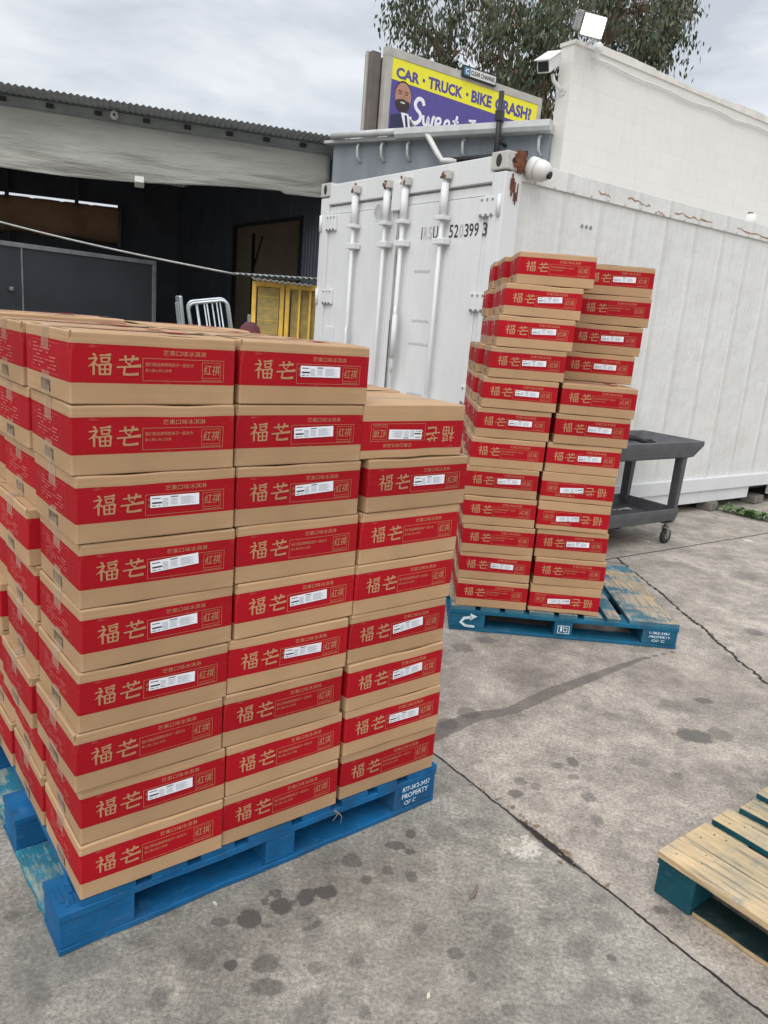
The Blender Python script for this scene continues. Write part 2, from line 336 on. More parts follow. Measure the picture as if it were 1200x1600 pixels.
# ------------------------------------------------------------------ helpers
class MB:
    def __init__(s): s.bm = bmesh.new(); s.mats = []
    def mi(s, m):
        if m not in s.mats: s.mats.append(m)
        return s.mats.index(m)
    def quad(s, pts, m):
        f = s.bm.faces.new([s.bm.verts.new(p) for p in pts]); f.material_index = s.mi(m); return f
    def box(s, c, d, m, rot=None, bev=0.0, seg=2):
        """c centre, d full dimensions"""
        r = bmesh.ops.create_cube(s.bm, size=1.0)
        M = Matrix.Translation(c) @ (rot.to_4x4() if rot else Matrix()) @ Matrix.Diagonal((*d, 1))
        bmesh.ops.transform(s.bm, matrix=M, verts=r['verts'])
        fs = set(f for v in r['verts'] for f in v.link_faces)
        k = s.mi(m)
        for f in fs: f.material_index = k
        if bev:
            es = list(set(e for v in r['verts'] for e in v.link_edges))
            q = bmesh.ops.bevel(s.bm, geom=es, offset=bev, segments=seg, affect='EDGES', profile=.5)
            for f in q['faces']: f.material_index = k
    def b2(s, a, b, m, bev=0.0):
        s.box([(a[i] + b[i]) / 2 for i in range(3)], [abs(b[i] - a[i]) for i in range(3)], m, bev=bev)
    def tube(s, pts, r, m, seg=10, cap=True):
        pts = [Vector(p) for p in pts]; rs = r if isinstance(r, (list, tuple)) else [r] * len(pts)
        rings = []; k = s.mi(m); ref = None
        for i, p in enumerate(pts):
            t = (pts[min(i + 1, len(pts) - 1)] - pts[max(i - 1, 0)]).normalized()
            if ref is None: ref = Vector((0, 0, 1)) if abs(t.z) < .9 else Vector((1, 0, 0))
            x = (ref - t * ref.dot(t)).normalized(); ref = x; y = t.cross(x)
            rings.append([s.bm.verts.new(p + (x * cos(2 * pi * j / seg) + y * sin(2 * pi * j / seg)) * rs[i]) for j in range(seg)])
        for a, b in zip(rings, rings[1:]):
            for j in range(seg):
                f = s.bm.faces.new((a[j], a[(j + 1) % seg], b[(j + 1) % seg], b[j])); f.material_index = k; f.smooth = True
        if cap:
            for q in (rings[0][::-1], rings[-1]): f = s.bm.faces.new(q); f.material_index = k
    def lathe(s, prof, m, origin=(0, 0, 0), axis='Z', seg=20):
        """prof: (radius, height)"""
        o = Vector(origin); k = s.mi(m); rings = []
        for r_, h in prof:
            ring = []
            for j in range(seg):
                a = 2 * pi * j / seg; p = Vector((max(r_, 1e-4) * cos(a), max(r_, 1e-4) * sin(a), h))
                if axis == 'Y': p = Vector((p.x, p.z, p.y))
                if axis == 'X': p = Vector((p.z, p.x, p.y))
                ring.append(s.bm.verts.new(o + p))
            rings.append(ring)
        for a, b in zip(rings, rings[1:]):
            for j in range(seg):
                f = s.bm.faces.new((a[j], a[(j + 1) % seg], b[(j + 1) % seg], b[j])); f.material_index = k; f.smooth = True
        for q in (rings[0], rings[-1]):
            f = s.bm.faces.new(q); f.material_index = k
    def mesh(s, name, recalc=True):
        if recalc: bmesh.ops.recalc_face_normals(s.bm, faces=s.bm.faces[:])
        me = bpy.data.meshes.new(name); s.bm.to_mesh(me); s.bm.free()
        for m in s.mats: me.materials.append(m)
        return me
    def build(s, name, parent=None, recalc=True, **kw):
        return add(name, s.mesh(name, recalc), parent, **kw)

def add(name, data, parent=None, loc=None, rot=None):
    o = bpy.data.objects.new(name, data); C.objects.link(o)
    if parent: o.parent = parent
    if loc is not None: o.location = loc
    if rot is not None: o.rotation_euler = rot
    return o
def tag(o, label=None, cat=None, group=None, kind=None):
    for k, v in (('label', label), ('category', cat), ('group', group), ('kind', kind)):
        if v: o[k] = v
    return o
def thing(name, label, cat, loc=(0, 0, 0), rz=0.0, group=None):
    return tag(add(name, None, None, loc, (0, 0, rz)), label, cat, group)

_tc = {}
def glyphs(txt, bold=0.0, shear=0.0, space=1.0):
    """flat outline of a line of lettering: (verts 2D, faces, width, height) scaled to height 1 of the letter body"""
    key = (txt, bold, shear, space)
    if key in _tc: return _tc[key]
    cu = bpy.data.curves.new('t', 'FONT'); cu.body = txt; cu.offset = bold; cu.shear = shear; cu.space_character = space; cu.resolution_u = 3
    ob = bpy.data.objects.new('t', cu); C.objects.link(ob)
    dg = bpy.context.evaluated_depsgraph_get(); dg.update()
    me = bpy.data.meshes.new_from_object(ob.evaluated_get(dg))
    vs = [(v.co.x, v.co.y) for v in me.vertices]; fs = [tuple(p.vertices) for p in me.polygons]
    bpy.data.objects.remove(ob); bpy.data.curves.remove(cu); bpy.data.meshes.remove(me)
    if not vs: vs = [(0, 0)]
    x0 = min(v[0] for v in vs); y0 = min(v[1] for v in vs); x1 = max(v[0] for v in vs); y1 = max(v[1] for v in vs)
    _tc[key] = ([(x - x0, y - y0) for x, y in vs], fs, max(x1 - x0, 1e-3), max(y1 - y0, 1e-3)); return _tc[key]
def put_text(mb, txt, x, y, w, h, fn, m, **kw):
    """fit lettering into the rectangle x,y,w,h (lower left) of a face; fn maps 2D to 3D"""
    vs, fs, W, H = glyphs(txt, **kw); k = mb.mi(m)
    bv = [mb.bm.verts.new(fn(x + a / W * w, y + b / H * h)) for a, b in vs]
    for f in fs:
        try:
            q = mb.bm.faces.new([bv[i] for i in f]); q.material_index = k
        except ValueError: pass
def put_poly(mb, pts, fn, m):
    f = mb.bm.faces.new([mb.bm.verts.new(fn(*p)) for p in pts]); f.material_index = mb.mi(m)
def put_rect(mb, x, y, w, h, fn, m):
    n = max(1, min(16, int(w / .018))) if w < .5 else 1; k = max(1, min(8, int(h / .018))) if h < .2 else 1
    for i in range(n):
        for j in range(k):
            a, b, c, d = x + w * i / n, x + w * (i + 1) / n, y + h * j / k, y + h * (j + 1) / k
            put_poly(mb, [(a, c), (b, c), (b, d), (a, d)], fn, m)
def put_frame(mb, x, y, w, h, t, fn, m):
    put_rect(mb, x, y, w, t, fn, m); put_rect(mb, x, y + h - t, w, t, fn, m)
    put_rect(mb, x, y + t, t, h - 2 * t, fn, m); put_rect(mb, x + w - t, y + t, t, h - 2 * t, fn, m)
def put_stroke(mb, pts, ws, fn, m):
    n = len(pts); L, Rr = [], []
    for i in range(n):
        a = pts[max(i - 1, 0)]; b = pts[min(i + 1, n - 1)]
        dx, dy = b[0] - a[0], b[1] - a[1]; d = math.hypot(dx, dy) or 1; nx, ny = -dy / d, dx / d; w = ws[i] / 2
        L.append((pts[i][0] + nx * w, pts[i][1] + ny * w)); Rr.append((pts[i][0] - nx * w, pts[i][1] - ny * w))
    for i in range(n - 1): put_poly(mb, [Rr[i], Rr[i + 1], L[i + 1], L[i]], fn, m)

FU = [([(20, 97), (27, 92), (33, 86)], (4, 9, 5)), ([(3, 73), (20, 75), (37, 79)], (5, 6, 10)), ([(37, 79), (28, 62), (17, 48), (2, 38)], (9, 7, 6, 2)),
      ([(23, 60), (24, 30), (24, 2)], (9, 8, 7)), ([(27, 56), (34, 50), (40, 43)], (3, 7, 5)),
      ([(48, 89), (70, 91), (95, 95)], (6, 5, 9)), ([(54, 80), (56, 70), (57, 58)], (8, 6, 5)), ([(54, 79), (75, 80), (90, 82)], (5, 5, 8)), ([(90, 82), (87, 70), (84, 60)], (9, 7, 5)), ([(57, 61), (70, 61.5), (86, 62)], (5, 5, 5)),
      ([(47, 50), (48, 25), (49, 2)], (9, 7, 7)), ([(47, 48), (70, 50), (94, 52)], (5, 5, 9)), ([(94, 52), (92, 28), (90, 3)], (9, 7, 7)), ([(70, 48), (70, 28), (70, 8)], (6, 6, 6)), ([(49, 28), (70, 28.5), (91, 29)], (5, 5, 5)), ([(49, 6), (70, 6.5), (90, 7)], (6, 6, 6))]
MANG = [([(10, 76), (45, 79), (90, 84)], (5, 6, 10)), ([(35, 97), (36, 80), (39, 63)], (9, 7, 5)), ([(68, 99), (65, 82), (58, 66)], (10, 7, 4)),
        ([(42, 62), (52, 57), (58, 49)], (4, 9, 6)), ([(0, 43), (45, 46), (100, 53)], (6, 6, 11)), ([(33, 44), (31, 28), (28, 13)], (9, 7, 8)), ([(26, 12), (55, 11), (90, 15)], (8, 8, 10))]
def put_char(mb, strokes, x, y, w, h, fn, m):
    for pts, ws in strokes:
        P = [(x + a / 100 * w, y + b / 100 * h) for a, b in pts]; put_stroke(mb, P, [q / 100 * (w + h) / 2 * 1.28 for q in ws], fn, m)

# ------------------------------------------------------------------ ground
def ground():
    xs = np.unique(np.concatenate([np.linspace(-400, -4, 14), np.arange(-4, -1, .1), np.arange(-1, 1.62, .0125), np.arange(1.62, 5, .035), np.linspace(5, 20, 40), np.linspace(20, 400, 14)]))
    ys = np.unique(np.concatenate([np.linspace(-300, 0, 12), np.arange(0, 1.2, .1), np.arange(1.2, 3.45, .0125), np.arange(3.45, 8, .035), np.linspace(8, 30, 40), np.linspace(30, 900, 16)]))
    X, Y = np.meshgrid(xs, ys); n = X.size; P = np.zeros((n, 3)); P[:, 0] = X.ravel(); P[:, 1] = Y.ravel()
    nx, ny = len(xs), len(ys); i = np.arange(nx - 1)[None, :] + np.arange(ny - 1)[:, None] * nx; i = i.ravel()
    F = np.stack([i, i + 1, i + nx + 1, i + nx], 1)
    me = bpy.data.meshes.new('ground'); me.vertices.add(n); me.vertices.foreach_set('co', P.ravel())
    me.loops.add(F.size); me.loops.foreach_set('vertex_index', F.ravel()); me.polygons.add(len(F))
    me.polygons.foreach_set('loop_start', np.arange(0, F.size, 4)); me.update(calc_edges=True)
    spots = SPOTS
    st = np.full(n, -1.0); am = np.zeros(n)
    for x, y, r, s in spots:
        r *= 1.12
        d = 1 - np.hypot((P[:, 0] - x) * (1 + .25 * sin(x * 40)), (P[:, 1] - y) * (1 + .25 * cos(y * 37))) / r
        k = d > st; st[k] = d[k]; am[k] = s * .85
    wet = np.full(n, -1.0)
    wl_ = [(.20, 2.70, .060), (.445, 2.92, .038), (.619, 3.004, .030), (.823, 3.205, .038), (1.062, 3.406, .032), (1.375, 3.67, .014), (1.62, 3.82, .008)]
    for (x0, y0, r0), (x1, y1, r1) in zip(wl_, wl_[1:]):
        vx, vy = x1 - x0, y1 - y0; t = np.clip(((P[:, 0] - x0) * vx + (P[:, 1] - y0) * vy) / (vx * vx + vy * vy), 0, 1)
        d = 1 - np.hypot(P[:, 0] - x0 - t * vx, P[:, 1] - y0 - t * vy) / (r0 + (r1 - r0) * t) / 1.1
        wet = np.maximum(wet, d)
    for nm, a in (('stain', st), ('stain_amount', am), ('wet', wet)):
        me.attributes.new(nm, 'FLOAT', 'POINT').data.foreach_set('value', a.astype(np.float32))
    me.materials.append(CONCRETE)
    tag(add('ground', me), 'grey stained concrete yard with cracks and joints', kind='structure')
SPOTS = [(-0.341, 1.698, 0.02, 0.7), (-0.268, 1.717, 0.042, 1), (-0.192, 1.772, 0.024, 1), (-0.129, 1.813, 0.03, 1), (-0.074, 1.839, 0.031, 1), (-0.214, 1.82, 0.016, 0.8), (-0.24, 1.786, 0.012, 0.8), (-0.217, 1.7, 0.013, 0.6), (-0.11, 1.699, 0.015, 0.7), (-0.087, 1.721, 0.014, 0.6), (0.036, 1.9, 0.021, 0.8), (0.169, 1.929, 0.021, 0.7), (0.169, 2.124, 0.019, 0.8), (0.121, 2.063, 0.024, 0.8), (0.166, 2.039, 0.02, 0.8), (-0.01, 1.977, 0.027, 0.7), (0.097, 1.948, 0.015, 0.7), (-0.285, 1.564, 0.02, 1), (-0.2, 1.579, 0.028, 0.7), (-0.182, 1.51, 0.032, 0.7), (-0.364, 1.572, 0.031, 0.4), (-0.078, 1.577, 0.019, 0.5), (0.19, 1.733, 0.024, 0.5), (0.052, 1.462, 0.018, 0.5), (-0.068, 1.454, 0.037, 0.35), (0.279, 1.658, 0.019, 0.7), (0.346, 1.872, 0.011, 0.6), (0.798, 2.629, 0.026, 0.8), (0.572, 2.47, 0.019, 0.6), (0.544, 2.392, 0.03, 0.8), (0.73, 2.597, 0.02, 0.6), (0.778, 2.528, 0.022, 0.6), (0.805, 2.405, 0.031, 0.6), (0.8, 2.275, 0.025, 0.5), (0.624, 2.446, 0.019, 0.5), (0.692, 1.69, 0.016, 0.7), (1.371, 2.911, 0.064, 0.9), (1.49, 2.941, 0.053, 0.6), (0.884, 1.877, 0.021, 0.7), (0.314, 1.587, 0.015, 0.6), (0.412, 1.748, 0.027, 0.5), (0.717, 1.815, 0.037, 0.35), (0.61, 1.703, 0.035, 0.35), (0.395, 1.498, 0.019, 0.5), (1.542, 3.25, 0.032, 0.8), (2.201, 4.199, 0.059, 0.6), (1.182, 2.59, 0.026, 0.5), (0.456, 3.63, 0.048, 0.6), (0.333, 2.843, 0.049, 0.6), (0.426, 2.949, 0.039, 0.6), (0.926, 3.741, 0.057, 0.4), (0.731, 3.365, 0.129, 0.3), (0.09, 1.794, 0.054, 0.3), (0.637, 1.575, 0.049, 0.3), (1.748, 4.381, 0.052, 0.5), (2.638, 5.815, 0.095, 0.4), (2.632, 5.339, 0.076, 0.4), (0.591, 3.756, 0.049, 0.5), (0.269, 2.147, 0.038, 0.4), (0.173, 1.512, 0.037, 0.35), (-0.427, 1.454, 0.029, 0.35), (-0.7, 1.428, 0.026, 0.3), (-0.875, 1.664, 0.022, 0.5), (-0.477, 1.731, 0.027, 0.4), (0.029, 1.612, 0.023, 0.4), (0.534, 1.795, 0.022, 0.4), (0.73, 1.566, 0.023, 0.4), (0.912, 1.583, 0.02, 0.5), (1.069, 2.673, 0.032, 0.4), (1.065, 3.022, 0.041, 0.3), (1.373, 3.19, 0.038, 0.4), (1.475, 2.689, 0.043, 0.3)]
ground()

# ------------------------------------------------------------------ shipping container
KX, KY, KA = 0.637, 5.614, 0.6389
def container():
    r = thing('shipping_container', 'big dirty white steel shipping container with locked rear doors', 'container', (KX, KY, 0), KA)
    H, B, W, LN = 2.77, .094, 2.438, 12.19
    m = MB(); m.b2((.06, .03, .30), (LN, W - .03, 2.60), CONT_SIDE); m.build('side_wall', r)
    m = MB(); m.b2((.06, .012, 2.60), (LN, W - .012, 2.735), CONT_SIDE, .004)
    for i in range(58): m.box((.3 + i * .2, .009, 2.612), (.014, .006, .014), CONT_RUSTY)
    m.build('top_rail', r)
    m = MB(); m.b2((.1, -.006, .215), (LN, .06, .345), CONT, .006); m.b2((.1, W - .06, .215), (LN, W + .006, .345), CONT, .006)
    x = .1
    for a, b in ((1.55, 2.16), (3.97, 4.45), (7.7, 8.2), (10.2, 10.8), (LN, LN)):
        m.b2((x, .02, B), (a, .07, .2148), CONT); m.b2((x, W - .07, B), (a, W - .02, .2148), CONT); x = b
        if a < LN:
            for q in (a - .03, b): m.b2((q, .012, B + .004), (q + .03, .02, .212), CONT)
    m.build('bottom_rail', r)
    m = MB(); m.b2((.2, .1, .16), (LN - .1, W - .1, .2985), DARK_GAP); m.build('underframe', r)
    # rear frame
    m = MB()
    m.b2((0, 0, B + .12), (.16, .13, H - .13), CONT, .006); m.b2((0, W - .13, B + .12), (.16, W, H - .13), CONT, .006)
    m.b2((.004, .131, H - .19), (.16, W - .131, H - .02), CONT, .006); m.b2((.004, .131, B + .02), (.16, W - .131, B + .16), CONT, .006)
    m.build('rear_frame', r)
    def casting(x, y, z, mat):
        q = MB(); sx, sy, sz = .178, .162, .118
        q.b2((x, y, z), (x + sx, y + sy, z + sz), mat, .008)
        ob = q.build('corner_casting', r)
        # flat dark ovals paint in the shade of the socket openings
        q = MB()
        for yy in (y - .0015, y + sy + .0015):
            pts = [(x + sx / 2 + .045 * cos(t) , yy, z + sz / 2 + .028 * sin(t)) for t in [i * 2 * pi / 16 for i in range(16)]]
            q.quad(pts, DARK_GAP); q.build('socket', ob); q = MB()
        pts = [(x - .0015, y + sy / 2 + .028 * cos(t), z + sz / 2 + .042 * sin(t)) for t in [i * 2 * pi / 16 for i in range(16)]]
        q.quad(pts, DARK_GAP)
        q.build('socket', ob)
    casting(-.006, -.006, H - .118, CONT_RUSTY); casting(-.006, W - .156, H - .118, CONT_RUSTY)
    casting(LN - .17, -.006, H - .118, CONT); casting(-.006, -.006, B, CONT); casting(-.006, W - .156, B, CONT); casting(LN - .17, -.006, B, CONT)
    m = MB()   # rust crust on the near top corner
    rr = random.Random(3)
    for _ in range(30):
        m.box((.075 + rr.random() * .09, -.010 - rr.random() * .004, H - .112 + rr.random() * .112), (.02 + rr.random() * .03, .012, .015 + rr.random() * .03), RUST, Matrix.Rotation(rr.random() * 3, 3, 'Y'))
    for _ in range(16):
        m.box((.03 + rr.random() * .14, .02 + rr.random() * .1, H + .002), (.03 + rr.random() * .03, .03, .008), RUST, Matrix.Rotation(rr.random() * 3, 3, 'Z'))
    for k in range(6):
        m.box((.05 + k * .014, -.0065, H - .20 - rr.random() * .16), (.006 + rr.random() * .006, .004, .06 + rr.random() * .10), RUST)
    m.build('rust_crust', r)
    m = MB()   # rust streaks on the side's top rail
    for x0, x1, z in ((.98, 1.12, 2.66), (1.33, 1.62, 2.665), (1.95, 2.5, 2.655), (2.9, 3.5, 2.65), (1.72, 1.82, 2.625)):
        pts = [(x0 + (x1 - x0) * i / 10, z + rr.uniform(-.012, .012) - .02 * i / 10) for i in range(11)]
        put_stroke(m, pts, [.003 + .012 * rr.random() for _ in pts], lambda a, b: (a, .0095, b), RUST_PALE)
    m.build('rust_streak', r)
    # doors
    for y0, y1 in ((.128, 1.222), (1.238, 2.312)):
        m = MB(); m.b2((.028, y0, B + .17), (.07, y1, H - .205), CONT, .008)
        ins = .07
        m.b2((.020, y0 + ins, B + .26), (.03, y1 - ins, H - .27), CONT, .012)
        dr = m.build('door', r)
        m = MB()
        for e in (y0 - .004, y1 + .001): m.b2((.020, e, B + .18), (.03, e + .006, H - .21), GASKET); m.b2((.018, e + .001, B + .18), (.0199, e + .005, 1.60), DARK_GAP)
        m.build('gasket', dr)
        bars = (.605, 1.10) if y0 < 1 else (1.343, 1.818)
        for by in bars:
            m = MB(); m.tube([(-.028, by, B + .2), (-.028, by, H - .12)], .017, CONT, 12); lb = m.build('lock_bar', dr)
            m = MB(); m.tube([(-.028, by, 2.36), (-.028, by, H - .16)], .030, CONT, 12)
            m.box((-.03, by, 2.365), (.075, .10, .03), CONT, bev=.004)
            m.build('sleeve', lb)
            m = MB(); m.box((-.03, by - .01, H - .105), (.05, .075, .06), CONT_RUSTY, bev=.006)
            for _ in range(5): m.box((-.056 + rr.random() * .01, by + rr.uniform(-.03, .03), H - .1 + rr.uniform(-.03, .03)), (.014, .03, .014), RUST, Matrix.Rotation(rr.random() * 3, 3, 'X'))
            m.build('cam_keeper', lb)
            for z in (2.20, 1.0, .55):
                m = MB(); m.box((-.022, by, z), (.07, .13, .045), CONT, bev=.005); m.tube([(-.028, by, z - .03), (-.028, by, z + .03)], .026, CONT); m.build('guide_bracket', lb)
            if by == 1.10:
                m = MB(); m.tube([(-.03, by, 1.70), (-.06, by - .035, 1.70), (-.065, by - .05, 1.66), (-.065, by - .05, 1.24), (-.05, by - .04, 1.2), (-.03, by, 1.2)], .014, CONT); m.tube([(-.065, by - .05, 1.64), (-.065, by - .05, 1.3)], .022, CONT); m.build('handle', lb)
            if by == 1.818:
                m = MB(); m.tube([(-.03, by, 1.5), (-.06, by - .035, 1.5), (-.065, by - .05, 1.46), (-.065, by - .05, 1.1), (-.03, by, 1.06)], .013, CONT); m.build('handle', lb)
        # hinges
        for z in (2.42, 1.77, 1.10, .5):
            yc = .155 if y0 < 1 else 2.245
            m = MB(); m.box((.008, yc, z), (.022, .17, .13), CONT, bev=.004)
            for q in (-.055, 0, .055): m.tube([(-.006, yc + q, z + .045), (-.001, yc + q, z + .045)], .009, GREYMETAL, 8); m.box((-.006, yc + q, z - .06), (.012, .018, .02), GREYMETAL)
            yk = .03 if y0 < 1 else W - .03
            m.tube([(-.008, yk, z - .07), (-.008, yk, z + .07)], .016, CONT)
            m.build('hinge', dr)
    m = MB(); m.b2((-.012, 1.16, 2.46), (.02, 1.30, 2.68), CONT, .006); m.build('cover_plate', r)
    m = MB(); pts = []
    for rr_, x in ((.072, .0195), (.066, .012), (.058, .012), (.054, .0195)): pts.append((rr_, x))
    q = MB(); q.lathe([(.074, 0), (.072, -.003), (.066, -.003), (.063, .0)], CONT, (.0195, 1.52, 2.47), 'X', 24); q.build('round_blank', r)
    m.bm.free()
    m = MB(); m.b2((.010, 2.11, 1.18), (.021, 2.24, 1.5), CONT, .003); m.build('document_plate', r)
    # number
    m = MB(); fn = lambda a, b: (.0172, -a, b)
    for txt, ya, yb, mat in (('I', .902, .892, OLD_LETTER), ('R', .872, .827, GHOST), ('S', .815, .77, GHOST), ('U', .757, .70, OLD_LETTER), ('5', .565, .52, OLD_LETTER), ('2', .508, .462, OLD_LETTER),
                             ('0', .45, .405, GHOST), ('3', .392, .348, OLD_LETTER), ('9', .34, .295, OLD_LETTER), ('9', .285, .24, OLD_LETTER), ('3', .196, .15, OLD_LETTER)):
        put_text(m, txt, -ya, 2.228, ya - yb, .092, fn, mat, bold=.008)
    for y_, z_, w_ in ((.95, 1.98, .2), (.93, 1.60, .22), (.95, 1.42, .26), (.92, 1.02, .2)):
        for k in range(7): put_rect(m, -y_ + k * w_ / 7, z_ + rr.uniform(-.004, .004), w_ / 7 * .7, .018, fn, GHOST)
    m.build('lettering', r)
    m = MB()   # small plate and letters high on the side
    for k in range(3): m.box((.86 + k * .05, .026, 2.40), (.02, .01, .02), GREYMETAL, Matrix.Rotation(.6, 3, 'Y'))
    m.build('side_bolt', r)
    for i in range(1, 20):
        m = MB(); x = .1 + i * .6
        m.b2((x, .026, .36), (x + .035, .034, 2.59), CONT_SIDE); m.build('side_seam', r)
    return r
container()
_L = Vector((cos(KA), sin(KA), 0)); _D = Vector((-sin(KA), cos(KA), 0))
def kp(l, d, z): v = Vector((KX, KY, 0)) + _L * l + _D * d; return Vector((v.x, v.y, z))

bl = [(.1, .08, 'first'), (3.32, .06, 'short round-edged grey block under the container behind the cart'), (4.25, .1, 'grey block under the container beside the green weeds'),
      (8.0, .1, '')]
for l, d, lab in bl[1:3]:
    m = MB(); m.box((0, 0, .045), (.22 if d > .08 else .15, .16, .088), BRICKB, bev=.012)
    o = m.build('support_block'); o.location = kp(l, d, .0); o.rotation_euler = (0, 0, KA + .1); tag(o, lab, 'block')
m = MB(); m.box((0, 0, .045), (.2, .16, .088), BRICKB, bev=.012); o = m.build('support_block'); o.location = kp(.12, .09, 0); o.rotation_euler = (0, 0, KA)
tag(o, 'grey block under the container corner hidden by the stacked cartons', 'block')

def dome_cam(loc, lab, rz, s=1.0, ax=(1, 0, 0)):
    t = thing('dome_camera', lab, 'camera', loc, rz)
    m = MB(); m.lathe([(.085 * s, 0), (.085 * s, .05 * s), (.08 * s, .065 * s)], PVC, (0, 0, 0), 'Y', 24); m.build('base', t)
    m = MB(); m.lathe([(.079 * s, .0651 * s), (.083 * s, .09 * s), (.078 * s, .13 * s), (.058 * s, .165 * s), (.03 * s, .182 * s), (.001, .186 * s)], PVC, (0, 0, 0), 'Y', 24); m.build('dome', t)
    m = MB(); m.lathe([(.03 * s, .12 * s), (.03 * s, .196 * s), (.024 * s, .199 * s)], GLASS, (0, 0, -.01), 'Y', 16); m.build('lens', t)
    return t
d1 = dome_cam(kp(.31, -.0, 2.70), 'white dome camera on the rusty upper corner of the shipping container', KA + pi + .5, .86)
d1.rotation_euler = (radians(-18), 0, KA + pi + .25); d1.location = kp(.22, -.012, 2.695)
d2 = dome_cam(kp(3.30, .1, 2.77), 'white camera dome on the container roof edge at the far right', KA + pi, .8); d2.rotation_euler = (radians(90), 0, KA)
d2.location = kp(3.40, .2, 2.71)

# ------------------------------------------------------------------ painted block wall with its fittings
def blockwall():
    t = thing('block_wall', 'tall white painted concrete block wall rising behind the container', 'wall', kp(3.27, 2.60, 0), KA)
    m = MB()
    m.b2((0, 0, 0), (16, .20, 4.79), CMU)
    m.build('masonry', t)
    m = MB()
    n = 44
    for i in range(n):
        x0, x1 = i * 16 / n, (i + 1) * 16 / n; z = 4.86 + .02 * sin(i * .8) + (0 if i else -.03)
        m.b2((x0 - .015 * (i == 0), -.018, 4.7902), (x1, .218, z), CMU_CAP, 0)
    m.build('coping', t)
    m = MB(); pts = [(.25 + i * .3, -.03, 4.70 + .018 * sin(i * 1.7) - .02 * (i > 3)) for i in range(52)]; m.tube(pts, .013, PVC, 8); m.build('conduit', t)
blockwall()
def floodlight():
    t = thing('floodlight', 'lit square floodlight shining from the top corner of the block wall', 'floodlight', kp(3.43, 2.56, 4.80), KA)
    rot = Matrix.Rotation(radians(-35), 3, 'Z') @ Matrix.Rotation(radians(12), 3, 'X') @ Matrix.Rotation(radians(8), 3, 'Y')
    c = Vector((-.20, -.22, .09))
    m = MB(); m.tube([(0, .0, .02), (0, -.12, .04), c + rot @ Vector((0, .05, -.05))], .02, PVC); m.build('bracket', t)
    m = MB(); m.box(c, (.26, .08, .22), GREYMETAL, rot, .012); h = m.build('housing', t)
    m = MB(); m.box(c + rot @ Vector((0, -.044, 0)), (.23, .012, .19), LAMP, rot, .004); m.build('lamp_glass', h)
    m = MB(); m.box(c + rot @ Vector((-.165, .02, .03)), (.07, .09, .18), GREYMETAL, rot, .01); m.build('driver_box', t)
    m = MB(); m.lathe([(.045, 0), (.05, .02), (.05, .08), (.02, .11)], PVC, (.12, -.06, -.06), 'Z', 14); m.build('junction_box', t)
floodlight()
def boxcam():
    t = thing('bullet_camera', 'white box camera on an arm at the block wall end below the floodlight', 'camera', kp(3.27, 2.70, 4.40), KA)
    rot = Matrix.Rotation(radians(25), 3, 'Z') @ Matrix.Rotation(radians(-28), 3, 'Y')
    m = MB(); m.tube([(.0, 0, -.08), (-.08, 0, -.06), (-.17, 0, -.01), (-.20, 0, .05)], .022, PVC); m.lathe([(.05, -.02), (.05, 0)], PVC, (0, 0, -.08), 'X'); m.build('arm', t)
    m = MB(); m.box((-.27, 0, .15), (.40, .15, .13), PVC, rot, .012); m.box(Vector((-.27, 0, .15)) + rot @ Vector((-.02, 0, .075)), (.46, .18, .012), PVC, rot, .004); b = m.build('housing', t)
    m = MB(); m.box(Vector((-.27, 0, .15)) + rot @ Vector((-.202, 0, 0)), (.008, .12, .10), GLASS, rot); m.build('window', b)
boxcam()

